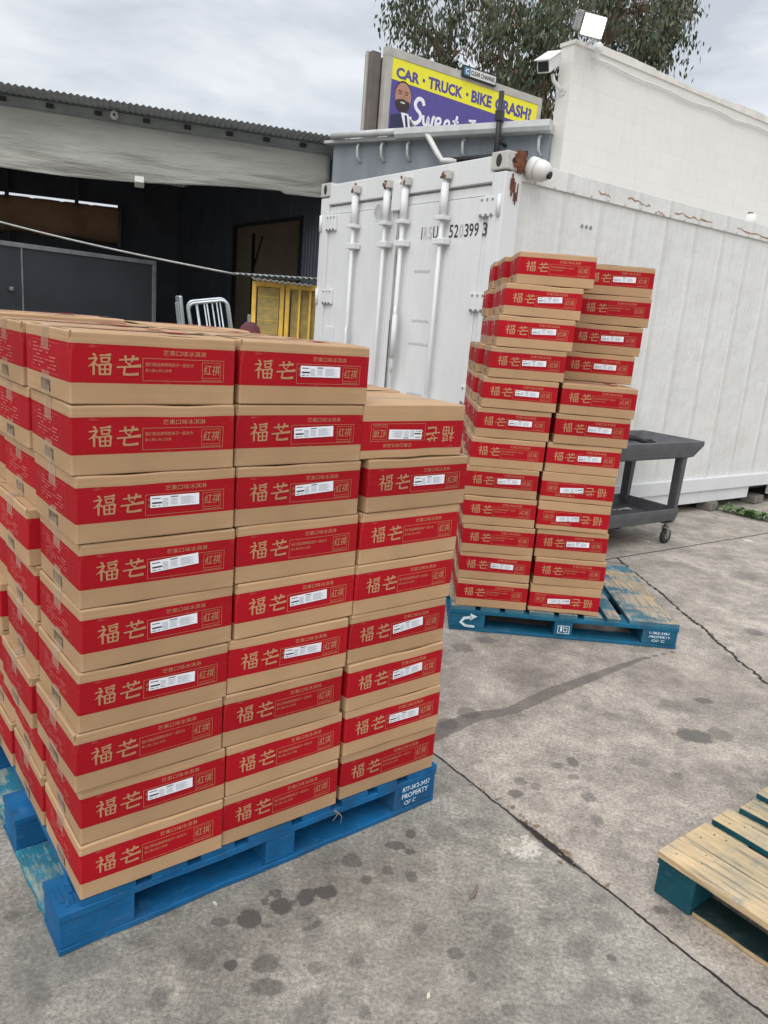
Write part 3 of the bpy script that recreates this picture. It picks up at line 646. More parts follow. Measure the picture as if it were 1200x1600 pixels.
# ------------------------------------------------------------------ blue-grey building with the gutter
G0 = Vector((1.57, 9.73, 0)); _g = Vector((-.868, .497, 0)); _gn = Vector((.497, .868, 0))
def gut_building():
    a = math.atan2(_g.y, _g.x)   # local x runs left along the wall, local y points to the front (towards the camera)
    t = thing('annex_building', 'blue-grey metal annex with a pale roof gutter behind the container', 'building', (G0.x, G0.y, 0), a)
    LN = 3.06
    m = MB(); m.b2((0, -3.5, 0), (LN, 0, 3.86), BLUEGREY); m.build('wall', t)
    m = MB(); m.b2((-.02, -3.6, 3.8605), (LN + .1, .10, 3.90), GUTTER, .004); m.b2((-.01, -.6, 3.905), (1.9, .06, 3.975), GUTTER, .008); m.build('roof', t)
    m = MB()
    prof = [(.095, 3.97), (.19, 3.97), (.20, 3.90), (.17, 3.86), (.105, 3.86)]
    k = m.mi(GUTTER)
    for (y0, z0), (y1, z1) in zip(prof, prof[1:]):
        m.quad([(-.05, y0 + .01, z0), (2.0, y0 + .01, z0), (2.0, y1 + .01, z1), (-.05, y1 + .01, z1)], GUTTER)
        m.quad([(-.05, y0 + .005, z0 - .003), (-.05, y1 + .005, z1 - .003), (2.0, y1 + .005, z1 - .003), (2.0, y0 + .005, z0 - .003)], GUTTER)
    m.quad([(-.05, .11, 3.97), (-.05, .20, 3.97), (-.05, .21, 3.90), (-.05, .18, 3.86), (-.05, .11, 3.86)], GUTTER)
    m.tube([(1.58, .15, 3.945), (3.0, .15, 3.935)], .042, GUTTER)
    m.build('gutter', t)
    for x in (.10, .62, 1.08, 1.86, 2.25, 2.62):
        m = MB(); m.tube([(x, .0, 3.83), (x, .07, 3.83), (x, .09, 3.79), (x, .075, 3.68), (x - .01, .02, 3.63), (x - .01, 0, 3.63)], .018, GUTTER, 8); m.build('gutter_bracket', t)
    m = MB(); m.tube([(1.58, .16, 3.93), (1.52, .17, 3.86), (1.37, .18, 3.66), (1.30, .17, 3.575), (1.10, .15, 3.57)], .035, PVC, 12); m.build('downpipe', t)
    m = MB(); m.tube([(1.24, .15, 3.575), (.70, .15, 3.60), (.2, .15, 3.62)], .034, BLACKP); m.build('drain_pipe', t)
    m = MB(); m.tube([(.54, .25, 3.30), (.56, .25, 4.28)], .032, BLACKP, 12)
    m.box((.555, .25, 4.02), (.09, .09, .12), BLACKP, bev=.01); m.tube([(.55, .0, 3.75), (.55, .25, 3.75)], .02, BLACKP); m.build('vent_pipe', t)
gut_building()

# ------------------------------------------------------------------ open shed
S0 = Vector((-.892, 11.283, 0)); _s = Vector((-.944, -.33, 0)); _n = Vector((-.33, .944, 0))
SA = math.atan2(_s.y, _s.x)
# local frame: x = along the eave to the left, y = out towards the camera (so inside is negative y)
def corrugated(m, x0, x1, y0, y1, zf, mat, pitch=.076, amp=.011, thick=.004, step=6):
    n = int((x1 - x0) / pitch * step); rows = []
    for y in (y0, y1):
        rows.append([(x0 + (x1 - x0) * i / n, y, amp * sin(2 * pi * i / step)) for i in range(n + 1)])
    k = m.mi(mat)
    for dz in (0, -thick):
        va = [m.bm.verts.new((p[0], p[1], zf(p[0], p[1]) + p[2] + dz)) for p in rows[0]]
        vb = [m.bm.verts.new((p[0], p[1], zf(p[0], p[1]) + p[2] + dz)) for p in rows[1]]
        for i in range(n):
            f = m.bm.faces.new((va[i], va[i + 1], vb[i + 1], vb[i])); f.material_index = k; f.smooth = True
        if dz == 0: ta, tb = va, vb
    for A, Bv in ((ta, va), (tb, vb)):
        for i in range(n): f = m.bm.faces.new((A[i], A[i + 1], Bv[i + 1], Bv[i])); f.material_index = k
def shed():
    t = thing('open_shed', 'large open-fronted dark shed with a corrugated metal roof', 'building', (S0.x, S0.y, 0), SA)
    m = MB(); corrugated(m, -.02, 12, 0.0, -10.5, lambda x, y: 3.962 - .004 * y, CORR); m.build('roof', t)
    m = MB(); m.b2((.02, -.52, 3.74), (12, -.46, 3.93), FASCIA, .003); f = m.build('fascia', t)
    for x in (.52, 1.03, 1.53, 2.08, 2.60, 3.19, 3.76, 4.30, 4.88, 5.5, 6.1):
        m = MB(); m.b2((x - .03, -.458, 3.855), (x + .055, -.42, 3.905), DARK_GAP); m.build('rafter_end', t)
    # hanging grey shade cloth
    m = MB(); nx, nz = 150, 26; x0, x1 = .14, 11.5; k = m.mi(SHADE); g = []
    def zb(x): return 3.24 - .035 * min(x, 4.4) + .035 * sin(x * 1.3 + .5) * (1 if x > .8 else 0) - .06 * math.exp(-((x - 1.9) / .9) ** 2) * 0
    for j in range(nz + 1):
        row = []
        for i in range(nx + 1):
            x = x0 + (x1 - x0) * i / nx; v = j / nz; z = 3.80 + (zb(x) - 3.80) * v
            w = .045 * noise.noise(Vector((x * .9, v * 4.5 + x * .35, 1))) * (.3 + v) + .02 * noise.noise(Vector((x * 3, v * 10, 5))) * v
            row.append(m.bm.verts.new((x, -.43 + w + .03 * sin(v * pi), z)))
        g.append(row)
    for j in range(nz):
        for i in range(nx):
            f = m.bm.faces.new((g[j][i], g[j][i + 1], g[j + 1][i + 1], g[j + 1][i])); f.material_index = k; f.smooth = True
    ob = m.build('shade_cloth', t); md = ob.modifiers.new('s', 'SOLIDIFY'); md.thickness = .004
    for x, y in ((.10, -.56), (6.2, -.56), (.10, -9.9), (11.8, -.56)):
        m = MB(); m.box((x, y, 1.97), (.10, .10, 3.94), FASCIA, bev=.006); m.build('post', t)
    # back wall with a daylight gap closed by a brown tarpaulin
    m = MB(); yb = -6.5
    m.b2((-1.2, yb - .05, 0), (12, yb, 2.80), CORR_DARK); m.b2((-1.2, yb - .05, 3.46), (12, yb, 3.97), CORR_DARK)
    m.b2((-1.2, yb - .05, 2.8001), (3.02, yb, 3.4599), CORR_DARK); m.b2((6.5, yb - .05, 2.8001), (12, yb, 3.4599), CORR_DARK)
    m.build('back_wall', t)
    m = MB(); g = []; k = m.mi(BROWN_TARP)
    for j in range(9):
        g.append([m.bm.verts.new((2.98 + 3.6 * i / 60, yb + .08 + .22 * sin(pi * min(1, j / 8)) + .015 * sin(i * .9 + j * .3), 3.405 - .015 * (i % 9 == 0) - (.69 + .03 * sin(i * .35)) * (.5 - .5 * cos(pi * j / 8)))) for i in range(61)])
    for j in range(8):
        for i in range(60): f = m.bm.faces.new((g[j][i], g[j][i + 1], g[j + 1][i + 1], g[j + 1][i])); f.material_index = k; f.smooth = True
    ob = m.build('tarpaulin', t); md = ob.modifiers.new('s', 'SOLIDIFY'); md.thickness = .006
    for x in (3.75, 5.0, 6.2):
        m = MB(); m.b2((x, yb + .1, 0), (x + .07, yb + .17, 3.97), CORR_DARK); m.build('post', t)
    m = MB(); m.tube([(2.98, yb + .16, 2.62), (2.97, yb + .13, 3.46)], .05, ALU); m.build('roll_pipe', t)
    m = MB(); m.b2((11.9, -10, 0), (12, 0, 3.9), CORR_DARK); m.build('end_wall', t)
    m = MB(); m.box((2.70, -.40, 3.12), (.12, .14, .09), PVC, Matrix.Rotation(.4, 3, 'X'), .01); m.tube([(2.70, -.46, 3.16), (2.70, -.49, 3.75)], .008, GREYMETAL); m.build('work_light', t)
    return t
shed()
dc = dome_cam((0, 0, 0), 'round white camera under the shed roof edge above the shade cloth', 0, .62)
p = S0 + _s * 3.01 - _n * -.36; dc.location = (p.x, p.y, 3.872); dc.rotation_euler = (0, 0, SA)
dc.location = (S0 + _s * 3.01 + _n * .405).to_tuple()[:2] + (3.872,)

# corrugated partition to the right of the shed opening, with a doorway into a beige room
def partition():
    Q0 = Vector((-1.1, 11.9, 0)); a = math.atan2(_D.y, _D.x)     # local x runs away to the left, local y = towards the camera side (-L)
    t = thing('corrugated_partition', 'dark corrugated side wall inside the shed with a wide doorway', 'wall', (Q0.x, Q0.y, 0), a)
    m = MB()
    def panel(x0, x1, z0, z1):
        n = max(2, int((x1 - x0) / .012)); k = m.mi(CORR_DARK)
        va = []
        for i in range(n + 1):
            x = x0 + (x1 - x0) * i / n; ph = (x / .09) % 1; y = .018 if ph < .3 else (.0 if .5 < ph < .8 else (.018 * (1 - (ph - .3) / .2) if ph <= .5 else .018 * (ph - .8) / .2))
            va.append((m.bm.verts.new((x, y, z0)), m.bm.verts.new((x, y, z1))))
        for p_, q_ in zip(va, va[1:]): f = m.bm.faces.new((p_[0], q_[0], q_[1], p_[1])); f.material_index = k
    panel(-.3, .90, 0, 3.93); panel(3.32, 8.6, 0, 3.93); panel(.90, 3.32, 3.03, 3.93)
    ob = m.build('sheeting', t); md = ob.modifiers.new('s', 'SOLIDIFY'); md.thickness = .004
    m = MB()
    for x in (.87, 3.30): m.b2((x, -.02, 0), (x + .05, .04, 3.029), BLACKP)
    m.b2((.87, -.02, 3.03), (3.35, .04, 3.08), BLACKP); m.build('door_frame', t)
    m = MB()   # room beyond
    m.b2((.2, -3.2, 0), (4.4, -3.1, 3.4), BEIGE); m.b2((.1, -3.2, 0), (.2, -.05, 3.4), BEIGE); m.b2((4.4, -3.2, 0), (4.5, -.05, 3.4), BEIGE); m.b2((.1, -3.2, 3.401), (4.5, -.05, 3.45), BEIGE)
    m.build('room', t)
    m = MB(); m.tube([(3.1, -.25, 0), (3.1, -.25, 2.95)], .03, BLACKP); m.tube([(3.1, -.25, 2.3), (2.75, -.25, 2.9)], .02, BLACKP); m.build('brace', t)
partition()

# ------------------------------------------------------------------ charcoal cold-room box with aluminium trim
def panelbox():
    A = Vector((-3.70, 11.9, 0)); Bv = Vector((-5.10, 10.05, 0)); d = (Bv - A).normalized(); a = math.atan2(d.y, d.x)
    t = thing('charcoal_truck_box', 'charcoal box body with aluminium edge trim standing inside the shed', 'box body', (A.x, A.y, 0), a)
    H, LN = 2.2, 5.2
    m = MB(); m.b2((.03, -2.0, .35), (LN, 0, H - .03), PANEL); m.build('body', t)
    m = MB(); m.b2((0, -.04, .32), (.06, .02, H), ALU, .004); m.b2((.061, -.02, H - .06), (LN, .02, H - .002), ALU, .004); m.b2((.061, -.02, .30), (LN, .02, .36), ALU, .004); m.build('trim', t)
    m = MB(); m.b2((2.03, .001, .4), (2.05, .012, H - .061), ALU); m.build('seam_strip', t)
    m = MB(); m.b2((2.42, .003, .4), (3.5, .03, H - .10), ALU, .004); dr = m.build('door', t)
    m = MB(); m.b2((2.52, .031, .5), (3.42, .036, H - .20), GUTTER); m.box((2.48, .05, 1.6), (.03, .04, .12), GREYMETAL); m.build('door_panel', dr)
    for x in (.8, 4.2):
        m = MB(); m.lathe([(.30, 0), (.32, .05), (.32, .2), (.30, .25)], RUBBER, (x, -.3, .33), 'Y'); m.build('wheel', t)
    m = MB(); m.box((2.2, .03, 1.62), (.05, .05, .05), GREYMETAL, bev=.01); m.build('latch', t)
panelbox()

# cable slung across
m = MB(); pts = []
a0, a1 = Vector((-6.0, 8.5, 2.62)), Vector((-1.80, 8.62, 1.955))
for i in range(25): q = a0.lerp(a1, i / 24); q.z -= .07 * sin(pi * i / 24); pts.append(q)
m.tube(pts, .011, GREYMETAL, 8); tag(m.build('slung_cable'), 'thin pale cable slung across the dark shed opening to the cage roof', 'cable')

# ------------------------------------------------------------------ yellow cage
def cage():
    t = thing('yellow_cage', 'yellow steel cage with amber mesh panels beside the container doors', 'cage', (-1.60, 8.5, 0), 0)
    H, W = 1.90, 1.35
    m = MB()
    for x in (0, .30, .36, W): m.b2((x, -.02, 0), (x + .045, .025, H), YELLOW, .004)
    m.b2((.046, -.02, H - .05), (.299, .025, H), YELLOW, .003); m.b2((.406, -.02, H - .055), (W - .001, .025, H), YELLOW, .003)
    m.b2((.046, -.02, .05), (W, .02, .10), YELLOW)
    for x in (0, W): m.b2((x, .85, 0), (x + .045, .9, H), YELLOW, .004)
    m.b2((0, .0251, H - .05), (.045, .849, H), YELLOW); m.b2((W, .0251, H - .05), (W + .045, .849, H), YELLOW); m.b2((.046, .85, H - .05), (W, .9, H), YELLOW)
    m.build('frame', t)
    m = MB(); m.b2((.06, .0, .1), (.29, .006, H - .06), MESHY)
    for i in range(14): m.b2((.06, -.004, .12 + i * .125), (.29, .0, .125 + i * .125), YELLOW)
    m.build('door_mesh', t)
    m = MB(); m.b2((.42, .02, .1), (W - .02, .026, H - .06), MESHY); m.build('side_mesh', t)
    for i in range(8):
        m = MB(); x = .50 + i * .115; m.b2((x, -.018, .1005), (x + .022, .004, H - .0555), YELLOW); m.build('bar', t)
    m = MB(); m.tube([(.30, -.03, 1.3), (.30, -.05, 1.34)], .012, YELLOW); m.box((-.02, 0, 1.5), (.04, .05, .09), GREYMETAL, bev=.006); m.build('latch', t)
cage()
m = MB(); corrugated(m, 0, 1.6, 0, 1.2, lambda x, y: 0.0 + .02 * x * 0 + .03 * y, CORR, .06, .009)
o = m.build('corrugated_sheet'); o.location = (-1.78, 8.35, 1.955); o.rotation_euler = (0, radians(-1.0), 0); tag(o, 'weathered corrugated sheet laid as a roof over the yellow cage', 'metal sheet')
m = MB(); corrugated(m, 0, .62, 0, .5, lambda x, y: 0.0, GUTTER, .06, .008)
o = m.build('corrugated_sheet'); o.location = (-1.56, 8.22, 1.917); o.rotation_euler = (radians(-2), radians(2.0), radians(6)); tag(o, 'small pale corrugated offcut jutting from under the cage roof sheet', 'metal sheet')

# ------------------------------------------------------------------ galvanised roll-cage frames
def hoop(x, y, h, w, lab, nb, rz, lean=0.0, closed=False):
    t = thing('galvanised_gate', lab, 'steel gate', (x, y, 0), rz, 'galvanised gates standing by the shed'); t.rotation_euler = (lean, radians(-10), rz)
    r_ = .06; m = MB()
    pts = [(0, 0, .02), (0, 0, h - r_)] + [(r_ - r_ * cos(a), 0, h - r_ + r_ * sin(a)) for a in (.4, .8, 1.2)] + [(r_, 0, h), (w - r_, 0, h)] + [(w - r_ + r_ * sin(a), 0, h - r_ + r_ * cos(a)) for a in (.4, .8, 1.2)] + [(w, 0, h - r_), (w, 0, .02)]
    m.tube(pts, .014, STEEL, 8); m.tube([(0, 0, .2), (w, 0, .2)], .012, STEEL, 8); m.build('frame', t)
    for i in range(nb):
        m = MB(); xx = w * (i + 1) / (nb + 1); m.tube([(xx, 0, .2), (xx, 0, h - .005)], .008, STEEL, 6); m.build('bar', t)
hoop(-1.77, 7.62, 1.645, .37, 'rear of the two tilted hooped galvanised gates by the shed', 3, .25)
hoop(-1.71, 7.42, 1.625, .37, 'front of the two tilted hooped galvanised gates by the shed', 4, .12)
t = thing('folded_trolley', 'narrow folded galvanised trolley end beside the hooped gates', 'trolley', (-1.93, 7.6, 0), .5, None); t.rotation_euler = (0, radians(-7), .5)
m = MB(); m.b2((0, 0, .12), (.035, .16, 1.68), STEEL, .012); m.build('side_frame', t)
for k in range(4):
    m = MB(); m.b2((-.012, .02 + k * .035, .2), (.0, .035 + k * .035, 1.62), STEEL, .003); m.build('bar', t)
for y_ in (.03, .13):
    m = MB(); m.lathe([(.05, -.012), (.055, -.008), (.055, .008), (.05, .012)], RUBBER, (.017, y_, .056), 'X'); m.box((.017, y_, .10), (.03, .03, .04), STEEL); m.build('castor', t)

# maroon cloth bundle
m = MB(); prof = [(.10, 0), (.135, .03), (.13, .5), (.12, 1.1), (.115, 1.38), (.09, 1.44), (.05, 1.48), (.001, 1.485)]
m.lathe(prof, MAROON, (0, 0, 0), 'Z', 20)
for v in m.bm.verts: v.co += Vector((noise.noise(v.co * 5), noise.noise(v.co * 5 + Vector((7, 7, 7))), 0)) * .035
o = m.build('cloth_sack'); o.location = (-1.37, 7.25, 0); tag(o, 'tall maroon cloth bundle in front of the yellow cage', 'cloth bundle')

# ------------------------------------------------------------------ billboard
def billboard():
    B0 = Vector((0, 24, 0)) + _L * -1.235
    t = thing('billboard', 'purple and yellow advertising billboard standing behind the annex roof', 'billboard', (B0.x, B0.y, 0), KA)
    W, Z1, Z0 = 6.09, 8.895, 5.05
    m = MB(); fr = .24
    m.b2((0, -.08, Z1 - .22), (W, .12, Z1), BILLFR, .01); m.b2((0, -.08, Z0), (W, .12, Z0 + .2), BILLFR, .01)
    m.b2((0, -.079, Z0 + .2), (fr - .02, .12, Z1 - .2201), BILLFR, .01); m.b2((W - .17, -.079, Z0 + .2), (W, .12, Z1 - .2201), BILLFR, .01); m.build('frame', t)
    m = MB(); m.b2((-.32, .125, Z0 + .1), (-.05, .5, Z1 - .15), BILLDK); m.b2((-.36, .32, Z0 + .1), (-.321, .42, Z1 - .12), BILLFR); m.b2((0, .125, Z0 + .1), (W - .1, .5, Z1 - .25), BILLDK); m.build('backing', t)
    x0, x1, z0, z1 = fr - .02, W - .17, Z0 + .2, Z1 - .22
    m = MB(); m.b2((x0, -.06, z0), (x1, .1, z1), BP); p = m.build('poster', t)
    fn = lambda a, b: (a, -.0622, b); f2 = lambda a, b: (a, -.0644, b); f3 = lambda a, b: (a, -.0666, b); f4 = lambda a, b: (a, -.0688, b)
    m = MB()
    yb = z1 - .72
    put_poly(m, [(x0, z1 - .54), (x1, z1 - .66), (x1, z1), (x0, z1)], fn, BY)
    for txt, xa, wa, hh in (('CAR', .15, .82, .28), ('TRUCK', 1.28, 1.31, .31), ('BIKE', 2.93, .82, .33), ('CRASH?', 3.90, 1.56, .36)):
        put_text(m, txt, x0 + xa, z1 - .34 - hh / 2, wa, hh, f2, BP, bold=.045)
    for xx in (1.12, 2.76): put_poly(m, [(x0 + xx + .05 * cos(q * pi / 5), z1 - .34 + .05 * sin(q * pi / 5)) for q in range(10)], f2, BP)
    # script lettering
    def sc(pts, w): put_stroke(m, [(x0 + .73 + (a - .98) * .87, z1 - .84 + (b + 1.10) * .76) for a, b in smooth(pts)], [w * .82 for i in range(len(smooth(pts)))], f2, BW)
    def smooth(pts, n=5):
        out = []; P = [pts[0]] + pts + [pts[-1]]
        for i in range(1, len(P) - 2):
            for k in range(n):
                t_ = k / n; q = []
                for c in (0, 1):
                    a, b, c_, d = P[i - 1][c], P[i][c], P[i + 1][c], P[i + 2][c]
                    q.append(.5 * ((2 * b) + (-a + c_) * t_ + (2 * a - 5 * b + 4 * c_ - d) * t_ ** 2 + (-a + 3 * b - 3 * c_ + d) * t_ ** 3))
                out.append(tuple(q))
        out.append(pts[-1]); return out
    sc([(1.52, -1.28), (1.45, -1.12), (1.28, -1.10), (1.16, -1.28), (1.22, -1.45), (1.38, -1.58), (1.40, -1.78), (1.22, -1.95), (1.02, -1.92), (.98, -1.78)], .13)
    sc([(1.52, -1.60), (1.56, -1.88), (1.68, -1.90), (1.74, -1.62), (1.77, -1.88), (1.88, -1.90), (1.95, -1.58), (2.02, -1.62)], .10)
    for ex in (2.08, 2.46): sc([(ex, -1.80), (ex + .18, -1.70), (ex + .15, -1.56), (ex + .02, -1.60), (ex - .02, -1.82), (ex + .10, -1.95), (ex + .26, -1.86)], .095)
    sc([(2.98, -1.30), (2.90, -1.60), (2.86, -1.85), (2.96, -1.92), (3.06, -1.84)], .10); sc([(2.78, -1.52), (3.05, -1.50)], .07)
    sc([(3.72, -1.30), (3.62, -1.62), (3.50, -2.05), (3.34, -2.25), (3.25, -2.1)], .12); sc([(3.50, -1.34), (3.82, -1.28)], .08)
    sc([(1.0, -2.12), (1.5, -2.08), (2.2, -2.10), (3.0, -2.16)], .09)
    m.build('lettering', p)
    # generic suited man printed on the poster
    _z1, _x0 = z1, x0; z1 = z1 + .30; x0 = x0 - .13
    W_ = lambda yy: (lambda a, b: (max(_x0 + .43 + (a - _x0 - .43) * .86, _x0 + .004), yy, _z1 - .475 + (b - _z1 + .56) * .77))
    _keep = (f2, f3, f4); f2, f3, f4 = W_(-.0644), W_(-.0666), W_(-.0688)
    m = MB(); E = lambda cx, cz, rx, rz, n=22, a0=0, a1=2 * pi: [(x0 + cx + rx * cos(a0 + (a1 - a0) * i / n), z1 + cz + rz * sin(a0 + (a1 - a0) * i / n)) for i in range(n)]
    put_poly(m, [(x0 + .131, z1 - 3.4), (x0 + 1.35, z1 - 3.4), (x0 + 1.20, z1 - 2.35), (x0 + .98, z1 - 2.12), (x0 + .70, z1 - 1.98), (x0 + .38, z1 - 2.02), (x0 + .14, z1 - 2.12), (x0 + .131, z1 - 2.2)], f2, BSUIT)
    put_poly(m, [(x0 + .52, z1 - 1.92), (x0 + .84, z1 - 1.95), (x0 + .98, z1 - 2.5), (x0 + .92, z1 - 3.0)], f3, BW)
    put_poly(m, [(x0 + .68, z1 - 2.0), (x0 + .78, z1 - 2.0), (x0 + .93, z1 - 2.7), (x0 + .84, z1 - 2.75)], f4, BSUIT)
    put_poly(m, E(.57, -1.37, .335, .47), f3, BHAIR); put_poly(m, E(.57, -1.42, .325, .46), f4, BSKIN)
    g5, g6 = W_(-.071), W_(-.0732)
    put_poly(m, E(.57, -1.66, .29, .28, 22, pi, 2 * pi + .0) + [(x0 + .84, z1 - 1.56), (x0 + .70, z1 - 1.53), (x0 + .57, z1 - 1.50), (x0 + .44, z1 - 1.53), (x0 + .30, z1 - 1.56)], g5, BHAIR)
    put_poly(m, E(.57, -1.62, .10, .032), g6, simple('poster_teeth', (.62, .55, .52), .5))
    for ex in (.44, .70): put_poly(m, E(ex, -1.33, .055, .022, 10), g5, BHAIR); put_rect(m, x0 + ex - .08, z1 - 1.27, .16, .03, g5, BHAIR)
    put_poly(m, [(x0 + .55, z1 - 1.33), (x0 + .60, z1 - 1.33), (x0 + .63, z1 - 1.48), (x0 + .52, z1 - 1.48)], g5, simple('poster_skin_tone', (.34, .17, .115), .6))
    m.build('portrait', p)
    m = MB(); m.b2((2.66, -.16, Z1 - .14), (4.0, -.081, Z1 + .16), BLACKP, .01); sg = m.build('owner_sign', t)
    m = MB(); put_rect(m, 2.70, Z1 - .10, 1.26, .22, lambda a, b: (a, -.1622, b), PVC); put_text(m, 'CLEAR CHANNEL', 2.96, Z1 - .05, .98, .12, lambda a, b: (a, -.1644, b), BLACKP, bold=.03)
    put_rect(m, 2.70, Z1 - .10, .24, .22, lambda a, b: (a, -.1644, b), simple('teal_logo', (.05, .2, .3))); put_text(m, 'C', 2.76, Z1 - .06, .12, .14, lambda a, b: (a, -.1666, b), BW, bold=.03); m.build('lettering', sg)
    for x in (1.6, 4.6):
        m = MB(); m.tube([(x, .3, 0), (x, .3, Z1 - .5)], .16, BILLDK, 14); m.build('post', t)
billboard()

# ------------------------------------------------------------------ eucalyptus tree
def tree():
    t = thing('eucalyptus_tree', 'tall eucalyptus with drooping foliage behind the billboard', 'tree', (4.6, 33.5, 0))
    CL = [(-0.28, 30.93, 11.95), (-0.76, 31.68, 12.69), (0.6, 34.51, 12.99), (1.61, 33.41, 13.59), (2.28, 30.97, 12.25), (1.37, 32.67, 11.78), (3.31, 32.9, 13.31), (3.98, 31.3, 12.03), (4.99, 34.17, 11.98), (3.34, 31.07, 10.86), (2.69, 32.46, 11.81), (4.21, 33.08, 10.65), (5.13, 32.65, 10.27), (3.07, 33.43, 10.66), (0.82, 34.19, 11.98), (7.72, 35.28, 14.35), (7.98, 31.92, 12.83), (9.02, 33.74, 12.97), (9.53, 33.98, 14.15), (5.54, 31.96, 13.36), (4.7, 30.51, 12.48), (10.28, 35.37, 15.61), (-0.18, 31.99, 13.68), (1.19, 32.07, 14.23), (3.34, 34.96, 15.52), (5.11, 33.43, 15.26), (6.96, 32.86, 14.96), (9.02, 34.37, 15.7), (0.55, 30.65, 15.0), (3.04, 34.03, 16.87), (5.19, 32.37, 16.49), (7.24, 30.95, 15.61), (4.02, 33.8, 18.51), (1.74, 35.16, 18.58), (6.01, 31.54, 17.34), (4.52, 33.65, 11.52), (0.86, 31.99, 12.71), (2.9, 34.21, 14.08), (8.66, 34.11, 14.35), (4.38, 31.59, 12.62), (8.56, 34.65, 12.81), (7.04, 33.79, 14.45), (9.52, 33.91, 13.34)]
    base = Vector((4.6, 33.5, 0)); rr = random.Random(11)
    m = MB(); fork = Vector((0, 0, 7.2))
    m.tube([(0, 0, -.2), (.1, 0, 2), (-.1, .1, 4.5), (.0, 0, 7.2)], [.5, .42, .36, .32], BARK, 12)
    mains = []
    for dx, dz in ((-3.6, 4.2), (-1.6, 5.5), (.6, 6.5), (2.6, 5.6), (3.6, 4.6)):
        e = fork + Vector((dx, rr.uniform(-1, 1), dz)); mid = fork.lerp(e, .5) + Vector((dx * .12, 0, -.3))
        pts = [fork, fork.lerp(mid, .5) + Vector((0, 0, .15)), mid, mid.lerp(e, .5) + Vector((0, 0, .1)), e]
        m.tube(pts, [.24, .20, .17, .13, .08], BARK, 9); mains += pts[1:]
    for c in CL:
        p = Vector(c) - base; q = min(mains, key=lambda a: (a - p).length + (2 if a.z > p.z + .5 else 0))
        mid = q.lerp(p, .55) + Vector((rr.uniform(-.3, .3), rr.uniform(-.3, .3), .35)); m.tube([q, q.lerp(mid, .5) + Vector((0, 0, .12)), mid, mid.lerp(p, .6), p], [.075, .06, .045, .03, .012], BARK, 6)
        for _ in range(6):
            e = p + Vector((rr.uniform(-1, 1), rr.uniform(-1, 1), rr.uniform(-.9, .5))) * .95
            m.tube([mid.lerp(p, .6), p.lerp(e, .5) + Vector((0, 0, .15)), e], [.02, .013, .006], BARK, 4)
    m.build('trunk', t)
    co, fa, mi = [], [], []
    rng = np.random.default_rng(5)
    for ci, c in enumerate(CL):
        p = np.array(c) - np.array(base); red = rng.random() < .14
        dense = 1.0 if c[0] > 2.6 else .55
        for s_ in range(int(rng.integers(15, 25) * dense) + 3):          # drooping sprays
            sc = p + rng.normal(0, 1, 3) * np.array([.44, .8, .36]); n = int(rng.integers(16, 30))
            rad = rng.uniform(.16, .34)
            for _ in range(n):
                o = sc + np.array([rng.normal(0, rad), rng.normal(0, rad), -abs(rng.normal(0, .42)) + .1])
                L = rng.uniform(.18, .34); w = rng.uniform(.030, .060)
                d = np.array([rng.normal(0, .35), rng.normal(0, .35), -1.0]); d /= np.linalg.norm(d)
                a = rng.uniform(0, 2 * pi); s2 = np.cross(d, [cos(a), sin(a), .1]); s2 /= np.linalg.norm(s2)
                i = len(co); co += [o, o + d * L * .45 + s2 * w, o + d * L, o + d * L * .45 - s2 * w]; fa.append((i, i + 1, i + 2, i + 3)); mi.append(1 if (red and rng.random() < .6) or rng.random() < .03 else 0)
    me = bpy.data.meshes.new('crown'); me.from_pydata([tuple(v) for v in co], [], fa); me.materials.append(LEAF); me.materials.append(LEAF2)
    me.polygons.foreach_set('material_index', mi); me.update()
    add('crown', me, t)
tree()

